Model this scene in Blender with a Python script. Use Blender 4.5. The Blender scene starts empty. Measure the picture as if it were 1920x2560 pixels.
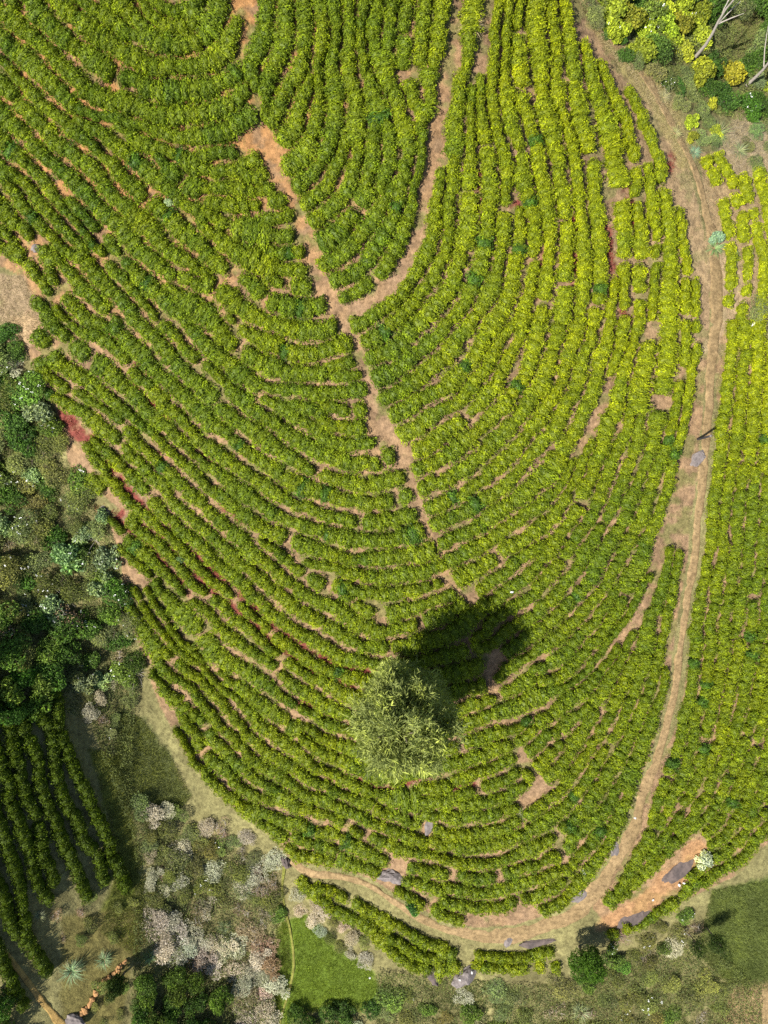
import bpy, math, random
import numpy as np

rng = np.random.default_rng(11)
random.seed(11)
sc = bpy.context.scene
COL = sc.collection

# ------------------------------------------------------------------ camera, sky, sun, exposure
CAM_H = 48.7
FPX = 1707.0            # focal length in photograph pixels (24 mm lens on a 36 mm long side)
cam = bpy.data.cameras.new("camera")
cam.lens = 24.0; cam.sensor_width = 36.0; cam.sensor_fit = 'AUTO'
cam.clip_start = 0.5; cam.clip_end = 2000.0
cam_o = bpy.data.objects.new("camera", cam); COL.objects.link(cam_o)
cam_o.location = (0, 0, CAM_H); cam_o.rotation_euler = (0, 0, 0)
sc.camera = cam_o

SUN_EL = math.radians(53.0)
SUN_AZ = (-0.85, -0.53)                        # towards the sun, on the ground
n_ = math.hypot(*SUN_AZ)
to_sun = (SUN_AZ[0] / n_ * math.cos(SUN_EL), SUN_AZ[1] / n_ * math.cos(SUN_EL), math.sin(SUN_EL))
w = bpy.data.worlds.new("World"); sc.world = w; w.use_nodes = True
nt = w.node_tree
sky = nt.nodes.new('ShaderNodeTexSky'); sky.sky_type = 'NISHITA'; sky.sun_disc = False
sky.sun_elevation = SUN_EL
sky.sun_rotation = math.atan2(SUN_AZ[0], SUN_AZ[1])
bg = nt.nodes['Background']; bg.inputs[1].default_value = 0.07
nt.links.new(sky.outputs[0], bg.inputs[0])
sun = bpy.data.lights.new("sun", 'SUN'); sun.energy = 4.6; sun.angle = math.radians(0.5)
sun.color = (1.0, 0.955, 0.88)
sun_o = bpy.data.objects.new("sun", sun); COL.objects.link(sun_o)
from mathutils import Vector
sun_o.rotation_euler = Vector(to_sun).to_track_quat('Z', 'Y').to_euler()
sun_o.location = (-30, -20, 60)
sc.view_settings.view_transform = 'Standard'; sc.view_settings.look = 'None'
sc.view_settings.gamma = 1.0; sc.view_settings.use_curve_mapping = False
sc.view_settings.exposure = 0.88
sc.cycles.use_denoising = False
sc.cycles.max_bounces = 6
sc.cycles.transparent_max_bounces = 4

# ------------------------------------------------------------------ terrain height
TP = np.array([
 (300,0,8.3),(650,-200,9.6),(480,30,8.6),(800,300,7.2),(0,0,6.6),(0,400,3.6),(0,700,1.2),(400,600,4.0),
 (900,700,4.6),(1100,100,7.4),(1300,300,5.4),(1500,400,3.5),(1700,500,1.5),(1900,300,-1.2),(1900,0,-3.5),
 (1900,700,0.4),(1760,1000,0.4),(1920,1200,-0.9),(900,1100,1.6),(400,1000,0.2),(150,1100,-2.6),(0,1200,-4.2),
 (1000,1500,-0.9),(1400,1200,1.0),(600,1500,-2.4),(350,1600,-4.6),(170,1700,-5.9),(1000,1900,-3.1),
 (1500,1700,-1.7),(1720,1600,-1.7),(1920,1900,-3.4),(700,2000,-5.2),(1050,2300,-5.4),(1400,2300,-4.9),
 (1650,2200,-4.4),(1900,2400,-6.8),(1400,2530,-7.2),(800,2400,-7.2),(560,2300,-7.4),(360,2000,-7.0),
 (230,2000,-4.9),(0,1900,-1.2),(0,2200,0.2),(140,2250,-3.4),(0,2500,-1.0),(270,2500,-5.2),(450,2500,-7.2),
 (0,1600,-3.0)], float)
_tx = (TP[:, 0] - 960) / 35.05; _ty = (1280 - TP[:, 1]) / 35.05
def _phi(r2): return 0.5 * r2 * np.log(r2 + 1e-9)
_N = len(TP)
_A = np.zeros((_N + 3, _N + 3))
_A[:_N, :_N] = _phi((_tx[:, None] - _tx) ** 2 + (_ty[:, None] - _ty) ** 2) + np.eye(_N) * 6.0
_A[:_N, _N] = 1; _A[:_N, _N + 1] = _tx; _A[:_N, _N + 2] = _ty
_A[_N:, :_N] = _A[:_N, _N:].T
_w = np.linalg.solve(_A, np.concatenate([TP[:, 2], [0, 0, 0]]))
def height(x, y):
    x = np.asarray(x, float); y = np.asarray(y, float)
    x = np.clip(x, -33, 33); y = np.clip(y, -43, 43)
    z = _w[_N] + _w[_N + 1] * x + _w[_N + 2] * y
    for i in range(_N):
        z = z + _w[i] * _phi((x - _tx[i]) ** 2 + (y - _ty[i]) ** 2)
    return z
def to_world(px, py, lift=0.0):
    """ground point seen at a photograph pixel (lift: height of what is seen above the ground)"""
    px = np.asarray(px, float); py = np.asarray(py, float)
    z = np.zeros_like(px)
    for _ in range(6):
        d = CAM_H - z - lift
        x = (px - 960) / FPX * d; y = (1280 - py) / FPX * d
        z = height(x, y)
    return x, y, z
def to_px(x, y, z):
    d = CAM_H - z
    return 960 + x / d * FPX, 1280 - y / d * FPX

# smooth value noise on plane coordinates
def vnoise(x, y, scale, seed):
    r = np.random.default_rng(seed); T = r.random((64, 64))
    u = np.asarray(x, float) / scale; v = np.asarray(y, float) / scale
    i = np.floor(u).astype(int); j = np.floor(v).astype(int)
    f = u - i; g = v - j
    f = f * f * (3 - 2 * f); g = g * g * (3 - 2 * g)
    a = T[i % 64, j % 64]; b = T[(i + 1) % 64, j % 64]; c = T[i % 64, (j + 1) % 64]; d = T[(i + 1) % 64, (j + 1) % 64]
    return (a * (1 - f) + b * f) * (1 - g) + (c * (1 - f) + d * f) * g
def fnoise(x, y, scale, seed):
    return 0.55 * vnoise(x, y, scale, seed) + 0.3 * vnoise(x, y, scale / 2.3, seed + 1) + 0.15 * vnoise(x, y, scale / 5.1, seed + 2)

def in_poly(px, py, poly):
    px = np.asarray(px, float); py = np.asarray(py, float)
    ins = np.zeros(px.shape, bool); n = len(poly)
    for k in range(n):
        x1, y1 = poly[k]; x2, y2 = poly[(k + 1) % n]
        c = ((y1 > py) != (y2 > py))
        if y1 == y2: continue
        ins ^= c & (px < (x2 - x1) * (py - y1) / (y2 - y1) + x1)
    return ins
def d_line(px, py, line):
    px = np.asarray(px, float); py = np.asarray(py, float)
    best = np.full(px.shape, 1e9)
    for (x1, y1), (x2, y2) in zip(line[:-1], line[1:]):
        dx, dy = x2 - x1, y2 - y1; L = dx * dx + dy * dy + 1e-9
        t = np.clip(((px - x1) * dx + (py - y1) * dy) / L, 0, 1)
        best = np.minimum(best, np.hypot(px - x1 - t * dx, py - y1 - t * dy))
    return best

# ------------------------------------------------------------------ materials
def new_mat(name):
    m = bpy.data.materials.new(name); m.use_nodes = True
    return m, m.node_tree, m.node_tree.nodes['Principled BSDF']
def leaf_material(name, translucency=0.22, rough=0.5, spec=0.35, lo=(0.38, 0.44, 0.34), hi=(2.2, 2.1, 1.2)):
    """colour of the plant (object colour) varied leaf by leaf (face attribute tint)"""
    m, t, p = new_mat(name); N = t.nodes; L = t.links
    oi = N.new('ShaderNodeObjectInfo')
    at = N.new('ShaderNodeAttribute'); at.attribute_name = 'tint'
    ramp = N.new('ShaderNodeValToRGB')
    e = ramp.color_ramp.elements
    e[0].position = 0.0; e[0].color = (*lo, 1)
    e[1].position = 1.0; e[1].color = (*hi, 1)
    k = ramp.color_ramp.elements.new(0.5); k.color = (0.98, 0.96, 0.85, 1)
    mul = N.new('ShaderNodeMix'); mul.data_type = 'RGBA'; mul.blend_type = 'MULTIPLY'; mul.inputs[0].default_value = 1
    L.new(at.outputs['Fac'], ramp.inputs[0])
    L.new(oi.outputs['Color'], mul.inputs[6]); L.new(ramp.outputs[0], mul.inputs[7])
    L.new(mul.outputs[2], p.inputs['Base Color'])
    p.inputs['Roughness'].default_value = rough; p.inputs['Specular IOR Level'].default_value = spec
    tr = N.new('ShaderNodeBsdfTranslucent'); L.new(mul.outputs[2], tr.inputs[0])
    mx = N.new('ShaderNodeMixShader'); mx.inputs[0].default_value = translucency
    L.new(p.outputs[0], mx.inputs[1]); L.new(tr.outputs[0], mx.inputs[2])
    L.new(mx.outputs[0], N['Material Output'].inputs[0])
    return m
M_TEA = leaf_material("tea_leaf", 0.20, 0.55, 0.25)
M_LEAF = leaf_material("shrub_leaf", 0.22, 0.6, 0.25)
M_DRY = leaf_material("dry_leaf", 0.15, 0.9, 0.05, (0.55, 0.52, 0.48), (1.5, 1.5, 1.5))
def plain_mat(name, col, rough=0.9, noise=None, spec=0.2, bump=0.0, scale=8.0):
    m, t, p = new_mat(name); N = t.nodes; L = t.links
    p.inputs['Roughness'].default_value = rough; p.inputs['Specular IOR Level'].default_value = spec
    tc = N.new('ShaderNodeTexCoord'); nz = N.new('ShaderNodeTexNoise'); nz.inputs['Scale'].default_value = scale
    nz.inputs['Detail'].default_value = 8; nz.inputs['Roughness'].default_value = 0.65
    L.new(tc.outputs['Object'], nz.inputs['Vector'])
    ramp = N.new('ShaderNodeValToRGB'); e = ramp.color_ramp.elements
    b = noise or tuple(c * 0.55 for c in col)
    e[0].position = 0.32; e[0].color = (*b, 1); e[1].position = 0.68; e[1].color = (*col, 1)
    L.new(nz.outputs['Fac'], ramp.inputs[0]); L.new(ramp.outputs[0], p.inputs['Base Color'])
    if bump:
        bp = N.new('ShaderNodeBump'); bp.inputs['Strength'].default_value = bump; bp.inputs['Distance'].default_value = 0.05
        L.new(nz.outputs['Fac'], bp.inputs['Height']); L.new(bp.outputs[0], p.inputs['Normal'])
    return m
M_BARK = plain_mat("bark", (0.20, 0.16, 0.12), scale=14)
M_DEADWOOD = plain_mat("dead_wood", (0.46, 0.42, 0.36), noise=(0.26, 0.22, 0.18), scale=12)
M_ROCK = plain_mat("grey_rock", (0.25, 0.215, 0.20), noise=(0.10, 0.085, 0.08), bump=0.5, scale=3.5)
M_ROCKD = plain_mat("dark_rock", (0.15, 0.115, 0.10), noise=(0.06, 0.05, 0.048), bump=0.6, scale=2.5)
M_STONE = plain_mat("tan_stone", (0.50, 0.29, 0.12), noise=(0.30, 0.15, 0.06), bump=0.4, scale=4)
M_PALE = plain_mat("pale_stone", (0.72, 0.70, 0.66), noise=(0.5, 0.48, 0.44), scale=6)
M_POST = plain_mat("weathered_post", (0.055, 0.05, 0.05), noise=(0.03, 0.028, 0.028), scale=20)
M_WHITE = plain_mat("white_petal", (0.85, 0.85, 0.80), noise=(0.7, 0.7, 0.64), rough=0.6, scale=30)

def ground_material(name, bump=0.9, fine=55.0):
    m, t, p = new_mat(name); N = t.nodes; L = t.links
    at = N.new('ShaderNodeAttribute'); at.attribute_name = 'soil'
    tc = N.new('ShaderNodeTexCoord')
    n1 = N.new('ShaderNodeTexNoise'); n1.inputs['Scale'].default_value = 2.6; n1.inputs['Detail'].default_value = 12; n1.inputs['Roughness'].default_value = 0.75
    L.new(tc.outputs['Object'], n1.inputs['Vector'])
    r1 = N.new('ShaderNodeValToRGB'); e = r1.color_ramp.elements
    e[0].position = 0.36; e[0].color = (0.52, 0.50, 0.48, 1); e[1].position = 0.62; e[1].color = (1.25, 1.22, 1.18, 1)
    L.new(n1.outputs['Fac'], r1.inputs[0])
    mul = N.new('ShaderNodeMix'); mul.data_type = 'RGBA'; mul.blend_type = 'MULTIPLY'; mul.inputs[0].default_value = 1
    L.new(at.outputs['Color'], mul.inputs[6]); L.new(r1.outputs[0], mul.inputs[7])
    L.new(mul.outputs[2], p.inputs['Base Color'])
    p.inputs['Roughness'].default_value = 0.95; p.inputs['Specular IOR Level'].default_value = 0.1
    n2 = N.new('ShaderNodeTexNoise'); n2.inputs['Scale'].default_value = 6.0; n2.inputs['Detail'].default_value = 10; n2.inputs['Roughness'].default_value = 0.7
    L.new(tc.outputs['Object'], n2.inputs['Vector'])
    bp = N.new('ShaderNodeBump'); bp.inputs['Strength'].default_value = bump; bp.inputs['Distance'].default_value = 0.12
    L.new(n2.outputs['Fac'], bp.inputs['Height']); L.new(bp.outputs[0], p.inputs['Normal'])
    return m
M_SOIL = ground_material("hillside_soil")
M_PATH = ground_material("trodden_path", 0.6)

# ------------------------------------------------------------------ mesh helpers
def mesh_np(name, verts, faces, mat, tint=None, col=None, smooth=False):
    """verts (n,3), faces (m,k) with one k"""
    me = bpy.data.meshes.new(name)
    verts = np.ascontiguousarray(verts, np.float32); faces = np.ascontiguousarray(faces, np.int32)
    nf, k = faces.shape
    me.vertices.add(len(verts)); me.vertices.foreach_set('co', verts.ravel())
    me.loops.add(nf * k); me.loops.foreach_set('vertex_index', faces.ravel())
    me.polygons.add(nf)
    me.polygons.foreach_set('loop_start', np.arange(0, nf * k, k, dtype=np.int32))
    me.polygons.foreach_set('use_smooth', np.full(nf, smooth))
    if tint is not None:
        a = me.attributes.new('tint', 'FLOAT', 'FACE'); a.data.foreach_set('value', np.ascontiguousarray(tint, np.float32))
    if col is not None:
        a = me.attributes.new('soil', 'FLOAT_COLOR', 'POINT')
        c4 = np.ones((len(verts), 4), np.float32); c4[:, :3] = col
        a.data.foreach_set('color', c4.ravel())
    me.materials.append(mat)
    me.update(calc_edges=True)
    return me
def put(name, me, parent=None, loc=(0, 0, 0), rot=(0, 0, 0), scale=(1, 1, 1), color=None):
    o = bpy.data.objects.new(name, me); COL.objects.link(o)
    o.location = loc; o.rotation_euler = rot; o.scale = scale
    if parent is not None: o.parent = parent
    if color is not None: o.color = (*color, 1)
    return o
def thing(name, label, cat, loc=(0, 0, 0), rot=(0, 0, 0), scale=(1, 1, 1), group=None):
    o = bpy.data.objects.new(name, None); COL.objects.link(o)
    o.location = loc; o.rotation_euler = rot; o.scale = scale; o.empty_display_size = 0.2
    tag(o, label, cat, group); return o
def tag(o, label=None, cat=None, group=None, kind=None):
    if label: o['label'] = label
    if cat: o['category'] = cat
    if group: o['group'] = group
    if kind: o['kind'] = kind
    return o
def unit(v): return v / (np.linalg.norm(v, axis=-1, keepdims=True) + 1e-9)

def leaves(pos, nrm, length, width, r, flat=0.6, upright=0.0):
    """one rhombic leaf per point; returns verts, quads"""
    n = len(pos)
    nn = unit(nrm * flat + r.normal(0, 1, (n, 3)) * (1 - flat))
    ax = unit(np.cross(nn, r.normal(0, 1, (n, 3))))
    if upright: ax = unit(ax + np.array([0, 0, upright]))
    sd = unit(np.cross(nn, ax)); nn = np.cross(ax, sd)
    Ln = (length * r.uniform(0.7, 1.3, n))[:, None]; W = (width * r.uniform(0.75, 1.25, n))[:, None]
    a = pos - ax * Ln * 0.5; b = pos + sd * W * 0.5 + nn * Ln * 0.08; c = pos + ax * Ln * 0.5 - nn * Ln * 0.1; d = pos - sd * W * 0.5 + nn * Ln * 0.08
    V = np.stack([a, b, c, d], 1).reshape(-1, 3)
    F = np.arange(4 * n).reshape(n, 4)
    return V, F

# icosphere as quads-free triangles
def ico(sub=2):
    t = (1 + 5 ** .5) / 2
    v = [(-1,t,0),(1,t,0),(-1,-t,0),(1,-t,0),(0,-1,t),(0,1,t),(0,-1,-t),(0,1,-t),(t,0,-1),(t,0,1),(-t,0,-1),(-t,0,1)]
    f = [(0,11,5),(0,5,1),(0,1,7),(0,7,10),(0,10,11),(1,5,9),(5,11,4),(11,10,2),(10,7,6),(7,1,8),(3,9,4),(3,4,2),(3,2,6),(3,6,8),(3,8,9),(4,9,5),(2,4,11),(6,2,10),(8,6,7),(9,8,1)]
    v = [tuple(unit(np.array(p, float))) for p in v]
    for _ in range(sub):
        cache = {}; nf = []
        def mid(a, b):
            k = (min(a, b), max(a, b))
            if k not in cache:
                v.append(tuple(unit((np.array(v[a]) + np.array(v[b])) / 2))); cache[k] = len(v) - 1
            return cache[k]
        for a, b, c in f:
            x, y, z = mid(a, b), mid(b, c), mid(c, a)
            nf += [(a, x, z), (b, y, x), (c, z, y), (x, y, z)]
        f = nf
    return np.array(v), np.array(f)
ICO1 = ico(1); ICO2 = ico(2); ICO3 = ico(3)

def tube(pts, rad, sides=7):
    pts = np.array(pts, float); n = len(pts)
    V = []; F = []
    for i in range(n):
        d = unit(pts[min(i + 1, n - 1)] - pts[max(i - 1, 0)])
        a = unit(np.cross(d, np.array([0.31, 0.9, 0.2]))); b = np.cross(d, a)
        for k in range(sides):
            an = 2 * math.pi * k / sides
            V.append(pts[i] + rad[i] * (math.cos(an) * a + math.sin(an) * b))
    for i in range(n - 1):
        for k in range(sides):
            F.append((i * sides + k, i * sides + (k + 1) % sides, (i + 1) * sides + (k + 1) % sides, (i + 1) * sides + k))
    V.append(pts[-1]); ti = len(V) - 1
    for k in range(sides):
        F.append(((n - 1) * sides + k, (n - 1) * sides + (k + 1) % sides, ti, ti))
    return np.array(V), np.array(F)
def mesh_py(name, parts, mat, smooth=True):
    V = []; F = []; o = 0
    for v, f in parts:
        V.append(v); F += [tuple(dict.fromkeys(int(i) + o for i in q)) for q in f]; o += len(v)
    me = bpy.data.meshes.new(name); me.from_pydata(np.concatenate(V).tolist(), [], F)
    me.materials.append(mat)
    me.polygons.foreach_set('use_smooth', [smooth] * len(me.polygons)); me.update()
    return me

ONES = "zeroth first second third fourth fifth sixth seventh eighth ninth tenth eleventh twelfth thirteenth fourteenth fifteenth sixteenth seventeenth eighteenth nineteenth".split()
TENS = {20: "twenty", 30: "thirty", 40: "forty", 50: "fifty", 60: "sixty", 70: "seventy", 80: "eighty", 90: "ninety"}
def ordinal(n):
    if n < 20: return ONES[n]
    if n >= 100: return "hundred-and-" + ordinal(n - 100) if n > 100 else "hundredth"
    t, u = n // 10 * 10, n % 10
    return TENS[t] + "-" + ONES[u] if u else TENS[t][:-1] + "ieth"

# ------------------------------------------------------------------ lines traced on the hillside (photograph pixels)
FIELD = [(-160,-160),(1440,-160),(1450,0),(1475,40),(1530,105),(1590,175),(1640,255),(1690,350),(1725,430),(1750,530),(1772,650),(1775,800),
 (1762,960),(1752,1080),(1742,1200),(1728,1290),(1718,1400),(1700,1500),(1684,1620),(1672,1700),(1655,1790),(1620,1900),(1580,2000),(1555,2080),
 (1510,2160),(1450,2230),(1390,2280),(1290,2312),(1190,2320),(1090,2292),(1000,2242),(930,2198),(850,2172),(770,2158),(715,2140),(690,2100),
 (620,2045),(560,1995),(500,1935),(440,1845),(400,1765),(372,1690),(350,1620),(330,1560),(312,1470),(300,1400),(275,1310),(300,1275),(235,1215),
 (180,1190),(165,1130),(150,1050),(112,960),(70,890),(60,845),(95,800),(62,785),(80,740),(55,690),(0,665),(-160,560)]
PATH = [(1430,-90),(1462,0),(1490,50),(1545,118),(1610,190),(1662,275),(1712,370),(1745,450),(1768,540),(1788,640),(1790,780),(1780,900),(1772,1000),
 (1764,1090),(1756,1200),(1746,1290),(1738,1380),(1722,1480),(1704,1600),(1692,1700),(1672,1790),(1640,1900),(1602,2000),(1580,2080),(1535,2165),
 (1475,2245),(1405,2300),(1290,2335),(1190,2342),(1090,2315),(1005,2268),(925,2215),(850,2192),(775,2182),(725,2150)]
PATH_W = [16,16,15,16,22,18,14,16,20,24,26,20,18,17,16,15,16,15,14,14,15,16,20,22,26,30,38,34,24,18,14,12,12,16,14]
SEAM = [(632,-20),(628,40),(622,80),(604,112),(590,150),(604,178),(628,220),(642,250),(648,300),(668,345),(690,400),(715,448),(735,478),(733,510),
 (748,550),(772,590),(788,640),(802,690),(815,725),(845,752),(858,790),(868,830),(890,870),(900,890),(912,925),(935,960),(950,1000),(965,1045),
 (990,1090),(1000,1130),(1012,1165),(1028,1195),(1040,1225),(1050,1260),(1060,1290),(1075,1325),(1090,1355),(1100,1395),(1120,1425),(1135,1460),(1145,1505)]
SEAM2 = [(1146,-40),(1140,30),(1138,90),(1125,150),(1112,220),(1108,270),(1085,320),(1086,370),(1070,430),(1058,500),(1052,570),(1028,630),(985,690),(940,735),(880,765),(845,770)]
SEAM3 = [(1290,1872),(1300,1895),(1335,1930),(1345,1960),(1330,1992),(1318,2015)]
SEAM4 = [(1395,2052),(1402,2100),(1415,2150),(1425,2175)]
SEAM5 = [(1240,1625),(1232,1700),(1240,1725)]
EXTRA_GAPS = [(SEAM3, 13), (SEAM4, 8), (SEAM5, 12), ([(1095,1075),(1040,1096),(990,1114),(955,1140)], 10), ([(1235,1010),(1190,1042),(1140,1080),(1100,1110)], 9),
 ([(1400,1395),(1440,1310),(1475,1250),(1495,1200)], 8), ([(1520,1160),(1530,1115)], 9), ([(948,1525),(975,1560),(1000,1562)], 8)]
BARE = [(1095,390,32,60),(1090,300,26,40),(1108,235,20,30),(1290,372,26,12),(1262,520,22,16),(590,690,28,22),(800,780,40,18),(870,790,34,26),(505,30,14,28),
 (530,1000,24,14),(150,725,26,22),(175,790,18,18),(205,760,16,22),(170,800,16,14),(590,130,12,20),(170,985,24,24),(190,1060,26,26),(215,1095,24,18),(225,1245,40,22),
 (255,1280,34,16),(300,1290,14,10),(88,615,24,24),(70,650,14,16),(1545,470,26,16),(1500,520,12,22),(1620,655,34,18),(1480,380,14,16),(1700,760,10,50),(1685,600,10,26),
 (1530,1080,14,14),(985,2180,46,42),(1070,2062,26,18),(930,1945+20,16,10),(860,2070,10,14),(1278,1260,10,8),(1340,640,12,20),(1365,760,10,30),(1655,1010,18,26),(1668,740,10,40),(1560,785,20,24)]
SLAB = [(1738,2092),(1768,2100),(1772,2130),(1748,2165),(1712,2205),(1660,2245),(1600,2290),(1545,2322),(1500,2330),(1500,2300),(1560,2262),(1610,2220),(1650,2185),(1700,2150),(1715,2115)]

def dense(line, step=6.0):
    p = np.array(line, float)
    # Catmull-Rom through the points
    q = np.vstack([2 * p[0] - p[1], p, 2 * p[-1] - p[-2]])
    out = []
    for i in range(1, len(q) - 2):
        n = max(2, int(np.hypot(*(q[i + 1] - q[i])) / step))
        t = np.linspace(0, 1, n, endpoint=False)[:, None]
        out.append(0.5 * ((2 * q[i]) + (-q[i - 1] + q[i + 1]) * t + (2 * q[i - 1] - 5 * q[i] + 4 * q[i + 1] - q[i + 2]) * t ** 2 + (-q[i - 1] + 3 * q[i] - 3 * q[i + 1] + q[i + 2]) * t ** 3))
    out.append(q[-2:-1])
    p = np.vstack(out)
    d = np.concatenate([[0], np.cumsum(np.hypot(*np.diff(p, axis=0).T))])
    s = np.arange(0, d[-1], step)
    return np.stack([np.interp(s, d, p[:, 0]), np.interp(s, d, p[:, 1])], 1)
def extend(line, by=130):
    l = [tuple(p) for p in line]
    def edge(p): return p[0] < 14 or p[0] > 1906 or p[1] < 30
    a, b = np.array(l[0], float), np.array(l[1], float)
    if edge(l[0]): l = [tuple(a + unit(a - b) * by)] + l
    a, b = np.array(l[-1], float), np.array(l[-2], float)
    if edge(l[-1]): l = l + [tuple(a + unit(a - b) * by)]
    return l

L0=[(320,-30),(345,25),(372,55),(410,78),(455,80),(490,65),(503,20),(512,-10)]
TOP0=[(372,-60),(400,-14),(440,4),(470,-14),(480,-60)]
L1=[(181,0),(231,36),(265,60),(313,96),(357,111),(400,137),(470,135),(520,115),(552,90),(570,50),(578,0)]
L2=[(105,0),(127,23),(166,58),(216,100),(270,127),(320,166),(367,181),(424,189),(502,189),(552,174),(590,139),(604,93),(612,40)]
L3=[(45,0),(70,55),(100,76),(150,125),(181,140),(217,178),(253,205),(325,222),(376,256),(424,251),(508,251),(545,232),(595,205),(628,185)]
L4=[(0,48),(43,96),(72,108),(96,135),(128,166),(150,186),(178,212),(188,241),(224,265),(299,277),(340,295),(440,314),(520,306),(566,287),(600,268),(640,240)]
L5=[(0,130),(65,193),(103,222),(128,251),(166,280),(217,290),(275,299),(333,317),(386,338),(410,357),(484,364),(557,352),(593,345),(622,320),(655,300)]
L6=[(0,130),(65,193),(103,222),(128,251),(166,280),(217,294),(275,313),(313,345),(357,383),(400,424),(434,453),(467,487),(496,504),(525,520),(557,530),(610,533),(660,528),(700,520),(725,512)]
L6B=[(0,130),(65,193),(103,222),(128,251),(166,282),(217,330),(265,370),(313,415),(360,452),(405,489),(443,520),(472,549),(501,581),(535,612),(554,631),(588,656),(617,675),(648,684),(684,716),(737,735),(800,735)]
L7=[(0,164),(24,193),(55,229),(80,260),(108,289),(135,306),(157,337),(181,350),(217,374),(241,390),(265,424),(289,460),(325,492),(362,516),(398,547),(424,588),(448,617),(480,636),(501,660),(520,672),(550,690),(573,704),(605,725),(636,754),(677,776),(713,790),(770,798),(830,790)]
L8=[(0,313),(48,357),(80,398),(106,417),(128,436),(169,480),(193,496),(229,537),(275,585),(342,651),(374,677),(395,697),(440,713),(484,720),(531,743),(565,772),(601,796),(650,820),(686,828),(713,849),(735,857),(769,857),(817,845),(862,830)]
M2=L8[:15]+[(572,800),(606,850),(640,872),(668,883),(708,895),(735,902),(788,905),(841,893),(895,880)]
M3=L8[:12]+[(440,752),(500,815),(531,845),(553,864),(584,888),(613,907),(640,931),(665,948),(704,953),(769,955),(824,960),(915,951)]
M4=L8[:5]+[(160,505),(205,555),(262,615),(320,688),(382,762),(425,797),(450,830),(469,855),(498,876),(512,893),(555,922),(577,953),(613,968),(650,1004),(700,1033),(735,1062),(784,1096),(818,1113),(876,1134),(927,1132),(985,1115)]
L9=[(0,385),(31,407),(72,441),(101,480),(130,515),(157,540),(205,590),(253,660),(309,721),(338,757),(384,816),(425,847),(459,895),(493,922),(529,943),(565,984),(584,1011),(637,1052),(696,1095),(771,1147),(805,1159),(868,1184),(939,1184),(969,1176),(1012,1165)]
L10=[(0,470),(42,520),(84,574),(150,635),(200,680),(239,717),(268,743),(289,772),(341,837),(365,854),(392,895),(408,917),(442,941),(478,975),(507,1004),(529,1020),(560,1058),(602,1084),(627,1113),(678,1142),(742,1176),(784,1197),(818,1214),(889,1231),(952,1231),(990,1222),(1035,1208)]
L11=[(0,550),(43,590),(90,650),(125,712),(150,765),(193,808),(225,815),(253,825),(289,850),(319,881),(346,917),(367,941),(392,958),(418,977),(445,1011),(466,1030),(490,1060),(514,1079),(543,1092),(568,1117),(594,1138),(619,1159),(644,1176),(678,1197),(707,1218),(729,1235),(776,1247),(813,1268),(876,1277),(910,1281),(952,1277),(1002,1268),(1050,1255)]
L12=[(0,640),(60,680),(105,740),(150,795),(190,840),(225,858),(255,875),(292,905),(323,951),(348,968),(382,1013),(406,1037),(442,1063),(468,1084),(489,1126),(510,1138),(531,1151),(556,1168),(585,1189),(619,1205),(640,1218),(669,1247),(699,1260),(721,1278),(784,1298),(818,1315),(860,1319),(910,1327),(973,1323),(1002,1315),(1070,1297)]
L13=[(90,790),(130,845),(175,890),(220,930),(262,955),(300,990),(345,1030),(380,1062),(410,1092),(447,1126),(472,1142),(497,1168),(522,1193),(560,1226),(598,1252),(627,1268),(661,1298),(700,1310),(742,1331),(784,1348),(813,1361),(868,1373),(935,1373),(994,1369),(1028,1363),(1066,1345),(1105,1333)]
L14=[(85,870),(140,930),(190,965),(240,995),(290,1025),(335,1060),(376,1106),(400,1134),(430,1159),(459,1193),(489,1210),(518,1243),(548,1273),(585,1302),(619,1323),(652,1340),(682,1357),(725,1384),(767,1390),(830,1407),(889,1416),(969,1420),(1002,1411),(1057,1407),(1105,1396)]
L14A=L14[:17]+[(730,1394),(800,1431),(828,1440),(857,1450),(904,1459),(963,1463),(1009,1457),(1040,1457),(1085,1440),(1125,1430)]
L14B=L14[:14]+[(619,1332),(645,1362),(669,1386),(694,1408),(731,1438),(769,1463),(807,1488),(845,1500),(887,1526),(908,1539),(946,1555),(975,1562),(1005,1550),(1050,1535),(1085,1518),(1140,1500)]
L15=[(110,945),(160,985),(210,1010),(262,1038),(306,1081),(330,1110),(347,1132),(367,1152),(396,1183),(426,1210),(451,1247),(489,1277),(510,1298),(543,1327),(568,1352),(602,1382),(636,1416),(673,1436),(685,1459),(715,1471),(744,1497),(775,1518),(820,1545),(850,1560),(875,1583),(900,1592),(933,1601),(971,1601),(1000,1592),(1060,1578),(1110,1558),(1165,1525),(1200,1490)]
F16L=[(140,1010),(190,1050),(240,1090),(270,1110),(297,1134),(318,1163),(338,1185),(371,1214),(396,1239),(413,1268),(442,1298),(476,1323),(510,1352),(547,1386),(573,1411),(602,1432),(627,1449),(660,1488),(681,1505),(706,1530),(727,1547),(752,1564),(778,1576),(811,1593),(845,1614),(883,1631),(920,1644),(970,1646),(1025,1640),(1084,1631),(1139,1612),(1190,1578),(1230,1535)]
C13=[(1455,40),(1500,130),(1545,220),(1580,300),(1600,380),(1610,450),(1616,523),(1625,560),(1631,636),(1624,691),(1622,713),(1618,759),(1613,809),(1601,839),(1592,885),(1584,935),(1563,1019),(1552,1071),(1535,1092),(1527,1134),(1506,1172),(1493,1210),(1481,1235),(1468,1273),(1443,1306),(1426,1332),(1409,1365),(1384,1399),(1367,1420),(1349,1442),(1311,1476),(1273,1501),(1230,1535)]
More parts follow.
